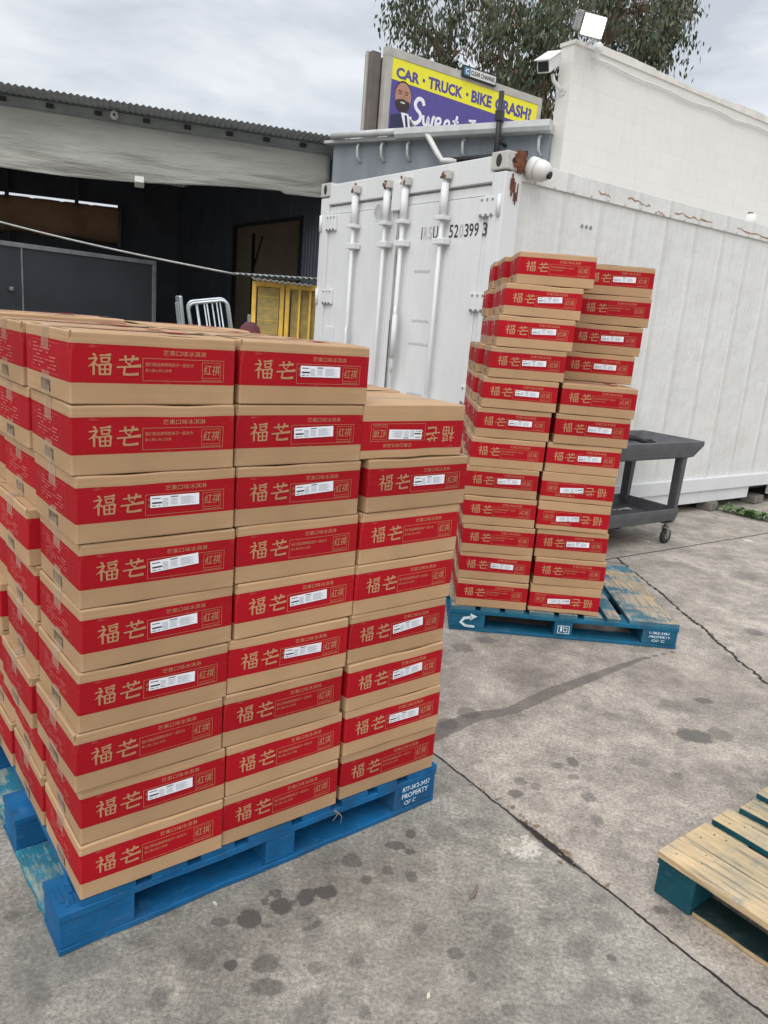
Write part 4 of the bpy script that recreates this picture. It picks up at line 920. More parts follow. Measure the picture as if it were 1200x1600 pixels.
# ------------------------------------------------------------------ cartons
BW_, BD_, BH_ = .3745, .3185, .1500
Z_R0, Z_R1 = .30, .835
def bulge(x, z, seed, amp=.0022):
    u = (x / BW_ + .5); v = z / BH_
    return amp * max(0, sin(pi * min(max(u, 0), 1))) * max(0, sin(pi * min(max(v, 0), 1))) + .0012 * noise.noise(Vector((x * 9, z * 14, seed * 3.1))) * max(0, sin(pi * min(max(u, 0), 1)))
def carton_mesh(seed):
    m = MB(); rr = random.Random(seed); x2, y2, c = BW_ / 2, BD_ / 2, .0045
    NX, NY = 10, 8; ring = []
    for i in range(NX + 1): ring.append((-x2 + c + (BW_ - 2 * c) * i / NX, -y2, 0, -1))
    ring.append((x2 - c * .3, -y2 + c * .3, .7, -.7))
    for i in range(NY + 1): ring.append((x2, -y2 + c + (BD_ - 2 * c) * i / NY, 1, 0))
    ring.append((x2 - c * .3, y2 - c * .3, .7, .7))
    for i in range(NX + 1): ring.append((x2 - c - (BW_ - 2 * c) * i / NX, y2, 0, 1))
    ring.append((-x2 + c * .3, y2 - c * .3, -.7, .7))
    for i in range(NY + 1): ring.append((-x2, y2 - c - (BD_ - 2 * c) * i / NY, -1, 0))
    ring.append((-x2 + c * .3, -y2 + c * .3, -.7, -.7))
    dent = [rr.uniform(-.006, .0008) for _ in range(4)]; shx, shy = 0, 0
    levels = [(0.0, -.003), (.0025, 0), (.15 * BH_, 0), (Z_R0 * BH_, 0), (.57 * BH_, 0), (Z_R1 * BH_, 0), (.93 * BH_, 0), (BH_ - .0035, 0), (BH_ - .0008, -.0022), (BH_, -.005)]
    rings = []
    for z, ins in levels:
        vs = []
        for x, y, nx, ny in ring:
            if ny and not nx: b = bulge(x, z, seed + (ny > 0))
            elif nx and not ny: b = bulge(y * BW_ / BD_, z, seed + 2 + (nx > 0))
            else: b = 0
            k = b + ins
            if abs(nx) == .7 and z > BH_ * .9: k += dent[(nx > 0) * 2 + (ny > 0)]
            vs.append(m.bm.verts.new((x + nx * k, y + ny * k, z)))
        rings.append(vs)
    n = len(ring); ic, ir = m.mi(CARD), m.mi(RED)
    for li, (a, b) in enumerate(zip(rings, rings[1:])):
        zz = (levels[li][0] + levels[li + 1][0]) / 2 / BH_
        for j in range(n):
            f = m.bm.faces.new((a[j], a[(j + 1) % n], b[(j + 1) % n], b[j])); f.material_index = ir if Z_R0 < zz < Z_R1 else ic
    f = m.bm.faces.new(rings[0][::-1]); f.material_index = ic
    # crushed corners and slightly racked walls
    for v in m.bm.verts:
        p_ = v.co; k_ = noise.noise(Vector((p_.x * 7, p_.y * 7, seed * 2.7))); k2 = noise.noise(Vector((p_.x * 4 + 9, p_.y * 4, seed * 1.3)))
        if p_.z > BH_ * .5: v.co.z += min(0, k_) * .005 * (p_.z / BH_ - .5) * 2
        v.co.x += shx * (p_.z / BH_ - .5); v.co.y += shy * (p_.z / BH_ - .5)
    # top flaps meeting at a seam along x
    for sgn in (-1, 1):
        g = []; t0, t1 = rr.uniform(-.0015, .003), rr.uniform(-.0015, .003)
        for j in range(5):
            yy = sgn * (.0011 + (y2 - .0052 - .0011) * j / 4); row = []
            for i in range(9):
                xx = -x2 + .005 + (BW_ - .01) * i / 8; w = (1 - j / 4)
                row.append(m.bm.verts.new((xx, yy, BH_ + w * (t0 + (t1 - t0) * i / 8) + .0012 * sin(pi * j / 4))))
            g.append(row)
        for j in range(4):
            for i in range(8):
                f = m.bm.faces.new((g[j][i], g[j][i + 1], g[j + 1][i + 1], g[j + 1][i])); f.material_index = ic; f.smooth = True
        for i in range(8):
            a, b = g[0][i], g[0][i + 1]; c_ = m.bm.verts.new((b.co.x, b.co.y, b.co.z - .004)); d = m.bm.verts.new((a.co.x, a.co.y, a.co.z - .004))
            f = m.bm.faces.new((a, b, c_, d)); f.material_index = m.mi(SEAM)
    m.quad([(-x2 + .004, -.004, BH_ - .0028), (x2 - .004, -.004, BH_ - .0028), (x2 - .004, .004, BH_ - .0028), (-x2 + .004, .004, BH_ - .0028)], SEAM)
    # print
    E = .0009
    F = lambda s_, t_: (-x2 + s_, -y2 - E - bulge(-x2 + s_, t_, seed), t_)
    Bk = lambda s_, t_: (x2 - s_, y2 + E + bulge(x2 - s_, t_, seed + 1), t_)
    def EL(s_, t_): y = y2 - s_; return (-x2 - E - bulge(y * BW_ / BD_, t_, seed + 2), y, t_)
    def ER(s_, t_): y = -y2 + s_; return (x2 + E + bulge(y * BW_ / BD_, t_, seed + 3), y, t_)
    H, W, Dp = BH_, BW_, BD_
    for fn in (F, Bk):
        put_char(m, FU, .095 * W, .405 * H, .135 * W, .31 * H, fn, INK); put_char(m, MANG, .255 * W, .395 * H, .14 * W, .31 * H, fn, INK)
        put_text(m, '芒果口味冰淇淋', .53 * W, .715 * H, .27 * W, .075 * H, fn, INK)
        fx, fz, fw, fh = .405 * W, .345 * H, .515 * W, .325 * H
        put_frame(m, fx, fz, fw, fh, .0009, fn, INK)
        put_text(m, '我们用品牌帮助孩子一起长大', .42 * W, .555 * H, .30 * W, .055 * H, fn, INK)
        put_text(m, '爱心善心好心甘情', .42 * W, .475 * H, .16 * W, .045 * H, fn, INK)
        sx, sz, sw, sh = .775 * W, .40 * H, .125 * W, .235 * H
        put_frame(m, sx, sz, sw, sh, .0008, fn, INK)
        put_text(m, '红祺', sx + .01 * W, sz + .05 * H, sw - .02 * W, sh - .08 * H, lambda a, b, fn=fn: fn(a + .12 * (b - sz) - .001, b), INK)
        for k in range(8): put_rect(m, .775 * W + k * .0165 * W, .362 * H, .011 * W, .011 * H, fn, INK)
    for fn in (EL, ER):
        put_frame(m, .19 * Dp, .345 * H, .60 * Dp, .44 * H, .0009, fn, FAINT)
        rr2 = random.Random(5)
        for row in range(7):
            z_ = .72 - row * .053; x_ = .215
            while x_ < .74:
                w_ = rr2.uniform(.03, .14)
                if rr2.random() < .8 and x_ + w_ < .77: put_rect(m, x_ * Dp, z_ * H, w_ * Dp, .022 * H, fn, FAINT)
                x_ += w_ + .02
            if row in (3, 6): continue
        x_ = .38
        while x_ < .60:
            w_ = rr2.choice((.006, .010, .016)); put_rect(m, x_ * Dp, .075 * H, w_ * Dp, .17 * H, fn, BARC); x_ += w_ + rr2.choice((.006, .012))
    T = lambda a, b: (a, b, BH_ + .0042)
    for k in range(6): put_rect(m, -.02 + k * .012, .05, .008, .010, T, FAINT)
    put_rect(m, .06, .035, .045, .05, T, RED); put_rect(m, -.14, .045, .07, .004, T, FAINT); put_rect(m, -.14, .055, .05, .004, T, FAINT)
    put_rect(m, .06, -.09, .045, .05, T, RED); put_rect(m, -.12, -.08, .11, .006, T, FAINT); put_rect(m, -.12, -.06, .09, .006, T, FAINT); put_rect(m, -.05, -.11, .09, .005, T, FAINT)
    return m.mesh('carton', recalc=False)
def label_mesh(seed, pose):
    m = MB(); dx, dz, ang = pose; W, H = BW_, BH_; cx, cz = .592 * W + dx, .55 * H + dz; w, h = .315 * W, .18 * H
    def fn(a, b, e=.0016):
        a, b = a - .5 * w, b - .5 * h; x = cx + a * cos(ang) - b * sin(ang); z = cz + a * sin(ang) + b * cos(ang)
        return (-W / 2 + x, -BD_ / 2 - e - bulge(-W / 2 + x, z, seed), z)
    for i in range(8): put_poly(m, [(w * i / 8, 0), (w * (i + 1) / 8, 0), (w * (i + 1) / 8, h), (w * i / 8, h)], fn, WHITE_PAPER)
    g = lambda a, b: fn(a, b, .0020); r = lambda x, y, ww, hh, mt: put_rect(m, x * w, y * h, ww * w, hh * h, g, mt)
    r(.03, .76, .17, .07, BLACK_INK); r(.03, .34, .20, .14, BLACK_INK); r(.03, .12, .08, .07, BLACK_INK); r(.14, .12, .06, .07, GREY_INK)
    for k in range(6): r(.24, .12 + k * .12, .12, .035, GREY_INK)
    put_frame(m, .40 * w, .14 * h, .17 * w, .66 * h, .0003, g, GREY_INK); r(.41, .83, .15, .07, BLACK_INK)
    for k in range(5): r(.415, .22 + k * .11, .13, .03, GREY_INK)
    for k in range(9): r(.61, .15 + k * .08, .31 - .05 * (k % 3), .022, GREY_INK)
    return m.mesh('sticker', recalc=False)
def tape_mesh(top):
    m = MB(); hw = .024; e = .0011; x2 = BW_ / 2; zt = BH_ + .0036 if top else -.0004; dn = 1 if top else -1
    prof = []
    ln = .052
    for k in range(6): prof.append((-x2 - e - .0012, zt - dn * (ln - ln * k / 5) - (dn * .003)))
    prof += [(-x2 + .002, zt)] + [(-x2 + BW_ * k / 8, zt) for k in range(1, 8)] + [(x2 - .002, zt)]
    for k in range(6): prof.append((x2 + e + .0012, zt - dn * (ln * k / 5) - dn * .003))
    k_ = m.mi(TAPE); cols = []
    for i, (x, z) in enumerate(prof): cols.append([m.bm.verts.new((x + .0006 * noise.noise(Vector((x * 30, y * 90, z * 50))), y + .006 * (y > 0), z)) for y in (-hw, -hw / 2, 0, hw / 2, hw)])
    for a, b in zip(cols, cols[1:]):
        for j in range(4): f = m.bm.faces.new((a[j], a[j + 1], b[j + 1], b[j])); f.material_index = k_
    return m.mesh('tape')
NV = 9
VAR = [carton_mesh(10 + i * 7) for i in range(NV)]
POSES = [(0, 0, .0), (.004, .002, .045), (-.003, -.001, .03), (.002, 0, -.02), (-.004, .002, .07)]
LBL = [[label_mesh(10 + i * 7, p) for p in POSES] for i in range(NV)]
TAPES = (tape_mesh(True), tape_mesh(False))
ORD = ['', 'first', 'second', 'third', 'fourth', 'fifth', 'sixth', 'seventh', 'eighth', 'ninth', 'tenth', 'eleventh', 'twelfth']
def carton(x, y, z, rz, label, group, sticker=False, flip=False, pose=None, vi=None):
    vi = R.randrange(NV) if vi is None else vi
    t = thing('cardboard_carton', label, 'carton', (x, y, z), rz, group)
    t.rotation_euler = (R.uniform(-.005, .005), R.uniform(-.005, .005), rz)
    if flip: t.rotation_euler = (0, pi + .003, rz); t.location = (x, y, z + BH_)
    add('carton_body', VAR[vi], t)
    for q in TAPES: add('tape', q, t)
    if sticker: add('sticker', LBL[vi][R.randrange(len(POSES)) if pose is None else pose], t)
    return t
def frame(px, py, pa):
    U = Vector((cos(pa), sin(pa), 0)); V = Vector((-sin(pa), cos(pa), 0)); return lambda u, v: Vector((px, py, 0)) + U * u + V * v
P1 = (-.7016, 1.5433, .6792); G1 = frame(*P1)
Z0, DZ = .1425, .1512
def put1(u_left, v_front, k, lab, sticker=False, flip=False, jit=True, dz=0.0, pose=None, cntr=False, mir=False):
    c = G1(u_left + BW_ / 2, v_front + BD_ / 2)
    rz = P1[2] + (R.uniform(-.018, .018) if jit else 0)
    carton(c.x, c.y, Z0 + (k - 1) * DZ + dz, rz, lab, 'red-banded cartons stacked in the larger pile', sticker, flip, pose)
c1 = [.053, .058, .041, .050, .058, .060, .053, .048, .044]
s1 = [0, 1, 0, 1, 1, 1, 1, 0, 0]
c2 = [.431, .433, .421, .431, .442, .440, .434, .430, .436]
s2 = [0, 0, 0, 1, 1, 0, 1, 1, 1]
c3 = [.823, .821, .813, .811, .820, .826, .834, .806]
s3 = [0, 1, 1, 1, 0, 0, 1, 1]
def look(s, f=False): return ('upside-down ' if f else '') + ('white-stickered' if s else 'sticker-free')
def pos_word(k, n): return 'topmost' if k == n else ('bottom' if k == 1 else ORD[n - k + 1] + ' from top')
for i in range(9):
    k = i + 1; dv = R.uniform(-.004, .004)
    put1(c1[i], -.005 + dv, k, f"{look(s1[i])} carton, {pos_word(k, 9)} in the larger pile's near corner column", s1[i])
    put1(c2[i], -.005 + R.uniform(-.003, .006), k, f"{look(s2[i])} carton, {pos_word(k, 9)} in the larger pile's middle front column", s2[i])
    a = [.327, .335, .330, .328, .331, .335, .330, .325, .328][i]; u2 = c1[i] + [.0, .004, -.006, .002, -.008, -.030, .006, -.012, -.012][i]
    put1(u2 + R.uniform(-.006, .005), a, k, f"end-on carton, {pos_word(k, 9)}, directly behind the larger pile's near corner column", 0)
    u3 = c1[i] + [.0, .002, .004, -.008, .004, -.012, .01, -.004, -.004][i]
    put1(u3 + R.uniform(-.008, .008), .672 + R.uniform(-.006, .006) + (.02 if i == 8 else 0), k, f"end-on carton, {pos_word(k, 9)}, third column back along the larger pile's side", 0, dz=.011 if i == 8 else 0)
put1(.436, .335, 9, "top layer carton behind the larger pile's middle front column", 0)
put1(.44, .668, 9, "top layer carton at the back, two behind the middle front column", 0, dz=.004)
for i in range(8):
    k = i + 1; fl = (i == 7)
    put1(c3[i], -.003 + R.uniform(-.004, .004), k, f"{look(s3[i], fl)} carton, {pos_word(k, 8)} in the larger pile's shorter end column", s3[i], fl, pose=3 if fl else None)
    for v_, w_ in ((.335, 'second'), (.67, 'third')):
        lab = f"plain carton top seen just behind the upside-down carton" if (k == 8 and v_ < .5) else ("carton top farthest behind the upside-down carton" if k == 8 else "carton hidden behind the larger pile's shorter end column")
        put1(.818 + R.uniform(-.008, .008), v_, k, lab, 0, dz=.004 if (k == 8) else 0)

# leaning pile
P2 = (.3986, 3.8614, -.0181)
A2 = [.423, .424, .420, .408, .404, .414, .427, .443, .460, .483, .503, .547]
sA = [0, 1, 0, 0, 1, 0, 1, 1, 1, 1, 1, 0]
B2 = [.814, .816, .807, .795, .799, .806, .827, .838]
sB = [1, 0, 1, 1, 1, 1, 1, 0]; fB = [1, 0, 0, 1, 1, 0, 0, 0]
B2r = [.897, .917, .940, .932]; sBr = [1, 1, 0, 1]
y0 = 3.865
def put2(xl, y, k, lab, st=0, fl=0, rz=None, pose=None):
    carton(xl + BW_ / 2, y + BD_ / 2, Z0 + (k - 1) * DZ, (-.012 + R.uniform(-.018, .018)) if rz is None else rz, lab, 'red-banded cartons stacked in the leaning pile', st, fl, pose)
for i in range(12):
    k = i + 1
    put2(A2[i], y0 + R.uniform(-.006, .008), k, f"{look(sA[i])} carton, {pos_word(k, 12)} in the leaning pile's tall front column", sA[i])
    r2 = .43 if i < 9 else [.485, .512, .522][i - 9]
    if i == 7 or i == 8: r2 = .435
    lab = f"carton sliver, {pos_word(k, 12)}, right behind the leaning pile's tall front column" if i in (11, 8) else "carton tucked out of sight behind the leaning pile's tall front column"
    put2(r2, y0 + .327, k, lab)
    r3 = [.442, .448, .440, .440, .442, .446, .441, .441, .440, .503, .492, .512][i]
    put2(r3, y0 + .655, k, f"back carton, {pos_word(k, 12)}, in the leaning pile's rearmost visible column", 0)
for i in range(8):
    k = i + 1
    put2(B2[i], y0 + R.uniform(-.006, .006), k, f"{look(sB[i], fB[i])} carton, {pos_word(k, 8)} of eight beside the bare pallet boards", sB[i], fB[i])
    put2(.83 + R.uniform(-.008, .008), y0 + .33, k, "carton concealed behind the eight-high column beside the bare pallet boards")
for i in range(4):
    k = 9 + i
    put2(B2r[i], y0 + .328, k, f"{look(sBr[i])} carton, {pos_word(k, 12)} in the set-back column above bare cardboard top", sBr[i])

# ------------------------------------------------------------------ pallets
def plank(m, a, b, mat, chip=0.0, seed=0, wav=.0015):
    """board from corner a to corner b with worn, slightly wavy edges"""
    d = [b[i] - a[i] for i in range(3)]; ax = 0 if d[0] > d[1] else 1; n = 14; k = m.mi(mat); rr = random.Random(seed)
    o = 1 - ax; rings = []; c = .002
    for i in range(n + 1):
        t = i / n; p = a[ax] + d[ax] * t
        e0 = rr.uniform(-wav, wav) + (chip * rr.random() if rr.random() < .25 else 0); e1 = -rr.uniform(-wav, wav) - (chip * rr.random() if rr.random() < .25 else 0)
        zz = rr.uniform(-.0008, .0008)
        o0, o1 = a[o] + e0, b[o] + e1; z0, z1 = a[2], b[2] + zz
        prof = [(o0 + c, z0), (o1 - c, z0), (o1, z0 + c), (o1, z1 - c), (o1 - c, z1), (o0 + c, z1), (o0, z1 - c), (o0, z0 + c)]
        rings.append([m.bm.verts.new((p, q, z) if ax == 0 else (q, p, z)) for q, z in prof])
    for r0, r1 in zip(rings, rings[1:]):
        for j in range(8): f = m.bm.faces.new((r0[j], r0[(j + 1) % 8], r1[(j + 1) % 8], r1[j])); f.material_index = k
    for q in (rings[0], rings[-1][::-1]): f = m.bm.faces.new(q); f.material_index = k
def pallet(name, label, px, py, pa, LU, LV, blocks_u, blocks_v, deck, m_side, m_deck, m_bottom, block_top=.0985, seed=0, chip=.006):
    t = thing(name, label, 'pallet', (px, py, 0), pa); rr = random.Random(seed)
    def B(part, a, b, mat, ch=chip):
        m = MB(); plank(m, a, b, mat, ch, rr.randrange(9999)); return m.build(part, t)
    # bottom boards
    bt = .018
    for v0, v1 in blocks_v: B('bottom_board', (0.001, v0, .001), (LU - .001, v1, bt), m_side)
    for u0, u1 in (blocks_u[0], blocks_u[-1]):
        for (a0, a1), (b0, b1) in zip(blocks_v, blocks_v[1:]): B('bottom_board', (u0, a1 + .001, .001), (u1, b0 - .001, bt), m_bottom)
    bls = []
    for v0, v1 in blocks_v:
        for u0, u1 in blocks_u:
            m = MB(); m.b2((u0 + .002, v0 + .002, bt + .0005), (u1 - .002, v1 - .002, block_top - .0005), m_side, .003); bls.append(m.build('block', t))
        B('stringer_board', (0, v0 - .002, block_top), (LU, v1 + .002, .1195), m_side)
    for u0, u1 in deck: B('deck_board', (u0, .0 + rr.uniform(-.003, .003), .1200), (u1, LV + rr.uniform(-.003, .003), .1405), m_deck)
    return t, bls
LU, LV = 1.219, 1.016
t1, bl1 = pallet('blue_pallet', 'bright blue wooden pallet under the larger carton pile', P1[0], P1[1], P1[2], 1.222, LV, [(0, .19), (.57, .67), (1.045, 1.222)], [(0, .14), (.43, .57), (.876, 1.016)],
                 [(.055, .19), (.23, .33), (.37, .47), (.51, .65), (.69, .79), (.83, .93), (.97, 1.05), (1.09, 1.222)], BLUE, BLUE, BLUE_WORN, seed=4)
def stencil(parent, lines, x0, w, z0, y=-.0035):
    m = MB(); fn = lambda a, b: (a, y, b)
    for txt, dx, ww, zz, hh in lines: put_text(m, txt, x0 + dx * w, z0 + zz, ww * w, hh, fn, STENCIL, bold=.012)
    m.build('stencil', parent)
stencil(t1, [('877-3K2-3457', 0, 1.0, .055, .017), ('PROPERTY', .0, .95, .029, .018), ('OF C', .1, .42, .004, .016)], 1.072, .118, .030, -.0052)
m = MB(); rr = random.Random(4)      # splintered wood on the near corner
for _ in range(7):
    a = rr.uniform(0, pi); m.box((.012 + rr.random() * .04, .01 + rr.random() * .13, .1195 + rr.random() * .003), (.004 + rr.random() * .008, .02 + rr.random() * .05, .004), BLUE, Matrix.Rotation(rr.uniform(-.18, .18), 3, 'Z'))
m.build('splinters', t1)
m = MB()
for k in range(2): m.tube([(.80 + k * .006, -.003, .118), (.81 + .015 * k, -.012, .110 - .015 * k), (.83 + .03 * (k - 1.5), -.022, .10 - .02 * k)], [.0008, .0007, .0004], PINE, 5)
m.build('splinters', t1)

t2, bl2 = pallet('blue_pallet', 'faded blue pallet with bare sun-bleached boards under the leaning pile', P2[0], P2[1], P2[2], 1.219, LV, [(0, .19), (.56, .66), (1.03, 1.219)], [(0, .14), (.43, .57), (.876, 1.016)],
                 [(0, .13), (.16, .26), (.29, .39), (.42, .55), (.58, .68), (.71, .81), (.835, .915), (.955, 1.219)], BLUE2, DECK2, BLUE2, seed=9)
stencil(t2, [('1-3K2-2457', 0, .95, .050, .014), ('PROPERTY', .0, 1.0, .028, .014), ('OF C', .15, .6, .006, .014)], 1.065, .115, .028, -.0052)
m = MB(); fn = lambda a, b: (a, -.0052, b)
put_stroke(m, [(.135, .030), (.085, .032), (.060, .050), (.075, .074), (.115, .082)], [.012, .016, .017, .017, .016], fn, STENCIL)
put_poly(m, [(.108, .062), (.145, .088), (.108, .104)], fn, STENCIL); m.build('painted_arrow', t2)
m = MB(); put_frame(m, .578, .035, .064, .045, .004, fn, STENCIL); put_rect(m, .592, .045, .010, .028, fn, STENCIL); put_frame(m, .608, .045, .022, .025, .004, fn, STENCIL); m.build('painted_mark', t2)
m = MB(); m.box((1.245, .66, .06), (.04, .09, .05), BLUE2, Matrix.Rotation(.5, 3, 'Z'), .006); m.box((1.232, .60, .04), (.02, .05, .03), BLUE2, Matrix.Rotation(-.3, 3, 'Z')); m.build('broken_block', t2)

# third pallet: local x runs along the row of board ends, local y (negative) along the boards
P3 = (.885, 1.952); a3 = math.atan2(.61, .79)
t3, bl3 = pallet('worn_pallet', 'bare pine pallet with dark teal end blocks lying in front', P3[0], P3[1], a3, 1.016, LV, [(.0, .13), (.44, .57), (.886, 1.016)], [(.0, .12)], [], BARE, BARE, PINE, seed=21)
for o in list(t3.children): bpy.data.objects.remove(o)
def B3(part, a, b, mat, ch=.005, seed=0): m = MB(); plank(m, a, b, mat, ch, seed); return m.build(part, t3)
LY = -1.21
for i, v in enumerate((-.12, -.66, LY)):
    for u0 in (0, .44, .886):
        m = MB(); m.b2((u0 + .002, v + .002, .0185 if i or u0 else .001), (u0 + .128, v + .118, .0985), TEALB, .004); m.build('block', t3)
    B3('stringer_board', (0, v, .099), (1.016, v + .12, .1185), TEALB, seed=30 + i)
for i, u0 in enumerate((.0, .44, .886)): B3('bottom_board', (u0 + .012, LY, .001), (u0 + .118, -.122 if i == 0 else 0, .0175), UNDER, .008, seed=40 + i)
for i, (u0, u1) in enumerate(((-.004, .128), (.1295, .252), (.288, .388), (.425, .52), (.56, .66), (.70, .80), (.84, 1.02))): B3('deck_board', (u0, LY, .119), (u1, .004 if i != 3 else -.01, .1405), BARE_EDGE if i == 0 else BARE, .009, seed=50 + i)
m = MB()
nails = [(.03, -.035), (.10, -.085), (.055, -.10), (.165, -.03), (.22, -.08), (.215, -.045), (.31, -.04), (.36, -.09), (.335, -.075), (.45, -.03), (.50, -.08), (.58, -.04), (.64, -.09), (.05, -.62), (.2, -.60), (.33, -.64)]
m.bm.free()
for u0, v in nails:
    m = MB(); m.lathe([(.0028, .1398), (.0028, .1412)], NAIL, (u0, v, 0), 'Z', 8); m.build('nail_head', t3)

# ------------------------------------------------------------------ utility cart
def cart():
    c = Vector((2.545, 6.202, 0)); t = thing('utility_cart', 'grey plastic two-shelf utility cart standing against the container side', 'cart', c, KA)
    # local x runs towards far right corner (0); body spans negative x; y from 0 (near) to .60
    def tray(part, x0, x1, y0, y1, zb, zt, lip, nose):
        m = MB(); k = m.mi(CARTP); ta = .03
        ob = [(x0, y0), (x1 - nose, y0), (x1, y0 + (.0 if nose else 0)), (x1, y1), (x0, y1)]
        def ring(ins, z, cut=0.0):
            X1 = x1 - ins - cut
            return [m.bm.verts.new(p) for p in ((x0 + ins, y0 + ins, z), (X1, y0 + ins, z), (X1, y1 - ins, z), (x0 + ins, y1 - ins, z))]
        rs = [ring(.035, zb, nose), ring(.012, zb + .01, nose * .8), ring(0, zt - .035, 0 if not nose else .0), ring(0, zt, 0), ring(lip * .35, zt + .004, 0), ring(lip, zt - .004, 0), ring(lip + ta, zb + .035, nose)]
        for a, b in zip(rs, rs[1:]):
            for j in range(4): f = m.bm.faces.new((a[j], a[(j + 1) % 4], b[(j + 1) % 4], b[j])); f.material_index = k
        f = m.bm.faces.new(rs[-1]); f.material_index = k; f = m.bm.faces.new(rs[0][::-1]); f.material_index = k
        o = m.build(part, t); md = o.modifiers.new('b', 'BEVEL'); md.width = .006; md.segments = 2; md.limit_method = 'ANGLE'; return o
    tray('top_tray', -1.42, .0, 0, .60, .715, .85, .035, .12)
    tray('lower_tray', -1.30, -.17, .02, .58, .19, .30, .02, .0)
    for x in (-.175, -1.25):
        for y in (.03, .50):
            m = MB(); vs = []
            r = bmesh.ops.create_cube(m.bm, size=1.0)
            for v in r['verts']:
                top = v.co.z > 0; w = .075 if top else .055
                v.co = Vector((x + (-.03 if not top else -.015) * (1 if x > -.5 else -1) + v.co.x * w, y + .035 + v.co.y * .07, .724 if top else .185))
            for f in m.bm.faces: f.material_index = m.mi(CARTP)
            bmesh.ops.bevel(m.bm, geom=m.bm.edges[:], offset=.008, segments=2, affect='EDGES'); m.build('leg', t)
            cx, cy = x - .075 * (1 if x > -.5 else -1) , y + .03
            m = MB(); m.box((cx, cy, .178), (.09, .07, .012), GREYMETAL); m.tube([(cx, cy, .172), (cx, cy, .14)], .016, GREYMETAL)
            for s_ in (-1, 1): m.box((cx + .008, cy + s_ * .022, .105), (.035, .005, .09), GREYMETAL, Matrix.Rotation(-.25, 3, 'Y'), .001)
            f_ = m.build('castor', t)
            m = MB(); m.lathe([(.052, -.015), (.062, -.011), (.062, .011), (.052, .015)], RUBBER, (cx + .014, cy, .0635), 'Y', 24); wh = m.build('wheel', f_)
            m = MB(); m.lathe([(.022, -.017), (.028, -.0165), (.028, .0165), (.022, .017)], GREYMETAL, (cx + .014, cy, .0635), 'Y', 16); m.build('hub', wh)
    q = c + _L * -.62 + _D * .25
    return t
cart()
q = Vector((2.545, 6.202, 0)) + _L * -.62 + _D * .26
m = MB(); pts = [(-.28, 0, .0), (-.2, .03, .05), (-.05, .04, .075), (.1, .02, .06), (.22, 0, .02), (.30, -.02, .03)]
for d in (0, .01): m.tube([(a, b + d * 3, c_ * .7 + .03 + d) for a, b, c_ in pts], [.010, .016, .018, .016, .014, .008], CLOTHB, 8)
o = m.build('black_strap'); o.location = (q.x, q.y, .762); o.rotation_euler = (0, 0, KA); tag(o, 'crumpled black strap lying in the top tray of the cart', 'strap')
m = MB(); g = []
for i in range(9): g.append([m.bm.verts.new((i * .04 - .16, j * .035 - .1, .025 + .03 * noise.noise(Vector((i * .7, j * .8, 2))))) for j in range(7)])
for i in range(8):
    for j in range(6): f = m.bm.faces.new((g[i][j], g[i + 1][j], g[i + 1][j + 1], g[i][j + 1])); f.smooth = True
m.mi(CLOTHW); o = m.build('white_rag'); md = o.modifiers.new('s', 'SOLIDIFY'); md.thickness = .006
q2 = q - _L * .12 - _D * .14; o.location = (q2.x, q2.y, .765); o.rotation_euler = (0, 0, KA); tag(o, 'crumpled white rag beside the black strap in the cart tray', 'rag')
m = MB(); put = lambda a, b: (a, b, .004 + .01 * sin(a * 30))
put_stroke(m, [(-.09, .0), (-.03, .012), (.03, .0), (.08, .02)], [.02, .03, .03, .02], put, CLOTHW); put_stroke(m, [(.0, .0), (.04, -.04), (.05, -.06)], [.02, .02, .015], lambda a, b: (a, b, .008 + .01 * sin(a * 30)), CLOTHW)
o = m.build('paper_scrap'); md = o.modifiers.new('s', 'SOLIDIFY'); md.thickness = .002
q3 = Vector((2.545, 6.202, 0)) + _L * -.45 + _D * .36; o.location = (q3.x, q3.y, .228); o.rotation_euler = (0, 0, .3); tag(o, 'torn white paper scrap on the lower shelf of the cart', 'paper scrap')

# ------------------------------------------------------------------ small ground things
def weed():
    t = thing('weed', 'low green weeds growing in the concrete joint by the container', 'weed', (3.62, 7.42, 0), radians(-46))
    rng = random.Random(2); m = MB()
    for _ in range(420):
        x, y = rng.gauss(0, .17), rng.gauss(0, .045); h = rng.uniform(.01, .10); a = rng.uniform(0, 2 * pi); L = rng.uniform(.025, .06); w = L * .3
        d = Vector((cos(a), sin(a), rng.uniform(.1, .8))).normalized(); s_ = d.cross(Vector((0, 0, 1))).normalized(); o = Vector((x, y, h * .6))
        m.quad([o, o + d * L * .5 + s_ * w, o + d * L, o + d * L * .5 - s_ * w], WEEDM)
    m.build('leaves', t, recalc=False)
    m = MB()
    for _ in range(26):
        x, y = rng.gauss(0, .14), rng.gauss(0, .04); m.tube([(x, y, -.002), (x + rng.uniform(-.02, .02), y, .03), (x + rng.uniform(-.04, .04), y + rng.uniform(-.02, .02), .055)], [.002, .0015, .001], WEEDM, 4)
    m.build('stems', t)
weed()
rng = random.Random(8)
m = MB()   # broken concrete beside the joint
def chunk(m, x, y, s, h, mat):
    n = 7; pts = [(x + s * rng.uniform(.6, 1.1) * cos(a * 2 * pi / n), y + s * rng.uniform(.6, 1.1) * sin(a * 2 * pi / n)) for a in range(n)]
    lo = [m.bm.verts.new((p[0], p[1], -.001)) for p in pts]; hi = [m.bm.verts.new((x + (p[0] - x) * .8, y + (p[1] - y) * .8, h * rng.uniform(.7, 1.1))) for p in pts]; k = m.mi(mat)
    for j in range(n): f = m.bm.faces.new((lo[j], lo[(j + 1) % n], hi[(j + 1) % n], hi[j])); f.material_index = k
    f = m.bm.faces.new(hi); f.material_index = k
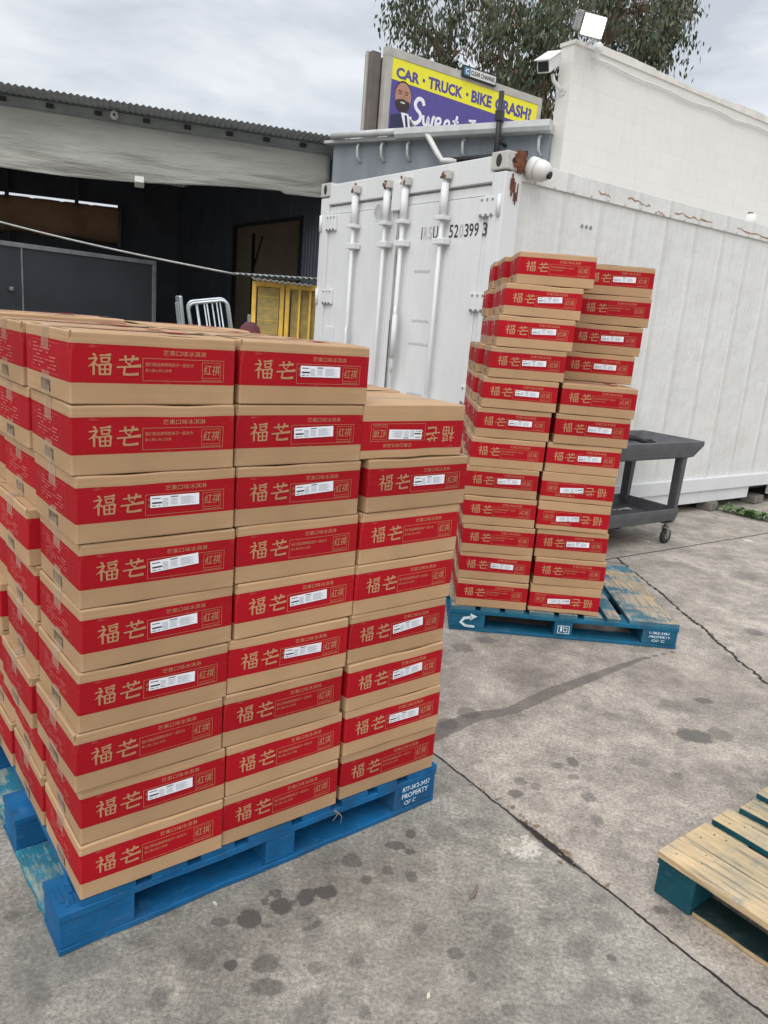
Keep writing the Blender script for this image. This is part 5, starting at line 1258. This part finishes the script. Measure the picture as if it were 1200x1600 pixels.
for _ in range(150):
    a, r_ = rng.uniform(0, 2 * pi), abs(rng.gauss(0, .5)); chunk(m, .488 + .062 * r_ * cos(a) + .02 * sin(a), 2.118 + .06 * r_ * sin(a), rng.uniform(.002, .010), rng.uniform(.001, .004), RUBBLE)
tag(m.build('broken_concrete'), 'crumbled pale concrete beside the joint between the two pallets', 'rubble', kind='stuff')
m = MB()   # leaf litter lying in the joint
for _ in range(38):
    t_ = rng.gauss(.42, .12); x = .287 + .749 * t_ + rng.gauss(0, .012); y = 2.579 - 1.039 * t_ + rng.gauss(0, .012); a = rng.uniform(0, pi); L = rng.uniform(.008, .03); w = L * rng.uniform(.08, .3)
    m.quad([(x, y, .003), (x + cos(a) * L * .5 - sin(a) * w, y + sin(a) * L * .5 + cos(a) * w, .005), (x + cos(a) * L, y + sin(a) * L, .004), (x + cos(a) * L * .5 + sin(a) * w, y + sin(a) * L * .5 - cos(a) * w, .004)], DRY)
tag(m.build('leaf_litter', recalc=False), 'dry leaf crumbs caught along the concrete joint', 'litter', kind='stuff')
m = MB()   # grit
for _ in range(420):
    x, y = rng.uniform(-1.2, 3.2), rng.uniform(1.2, 6.5); chunk(m, x, y, rng.uniform(.0012, .0035), rng.uniform(.001, .003), rng.choice((RUBBLE, DRY, BRICKB)))
tag(m.build('grit'), 'fine grit and crumbs scattered over the yard concrete', 'grit', kind='stuff')

CHIPM = simple('pale_wood_chip', (.62, .58, .48), .8, .1, 40)
for x, y, L, mt, lab in ((-.37, 1.76, .012, CHIPM, 'tiny pale wood chip on the concrete just in front of the larger pallet'), (.203, 1.52, .011, CHIPM, 'small cream flake on bare concrete near the bottom edge'),
                         (3.15, 6.42, .07, CLOTHW, 'scrap of white paper lying by the far concrete joint beyond the cart'), (2.17, 6.12, .05, CLOTHW, 'scrap of white paper beside the cart castor')):
    m = MB(); n = 7; rg = random.Random(int(x * 100)); pts = [(L * rg.uniform(.5, 1) * cos(a * 2 * pi / n), L * .5 * rg.uniform(.5, 1) * sin(a * 2 * pi / n)) for a in range(n)]
    k = m.mi(mt); lo = [m.bm.verts.new((p[0], p[1], .0012)) for p in pts]; hi = [m.bm.verts.new((p[0] * .95, p[1] * .95, .003 + L * .12 * rg.random())) for p in pts]
    for j in range(n): f = m.bm.faces.new((lo[j], lo[(j + 1) % n], hi[(j + 1) % n], hi[j]))
    m.bm.faces.new(hi); m.bm.faces.new(lo[::-1])
    o = m.build('wood_chip' if mt is CHIPM else 'paper_scrap'); o.location = (x, y, 0); o.rotation_euler = (0, 0, R.uniform(0, 3)); tag(o, lab, 'debris')
m = MB(); m.tube([(0, 0, .004), (.012, .014, .01), (.02, .034, .005), (.024, .05, .012)], [.003, .005, .004, .001], BARK, 6); o = m.build('twig'); o.location = (.335, 1.855, 0); tag(o, 'short dark twig on the concrete between the larger pile and the bare pallet', 'twig')
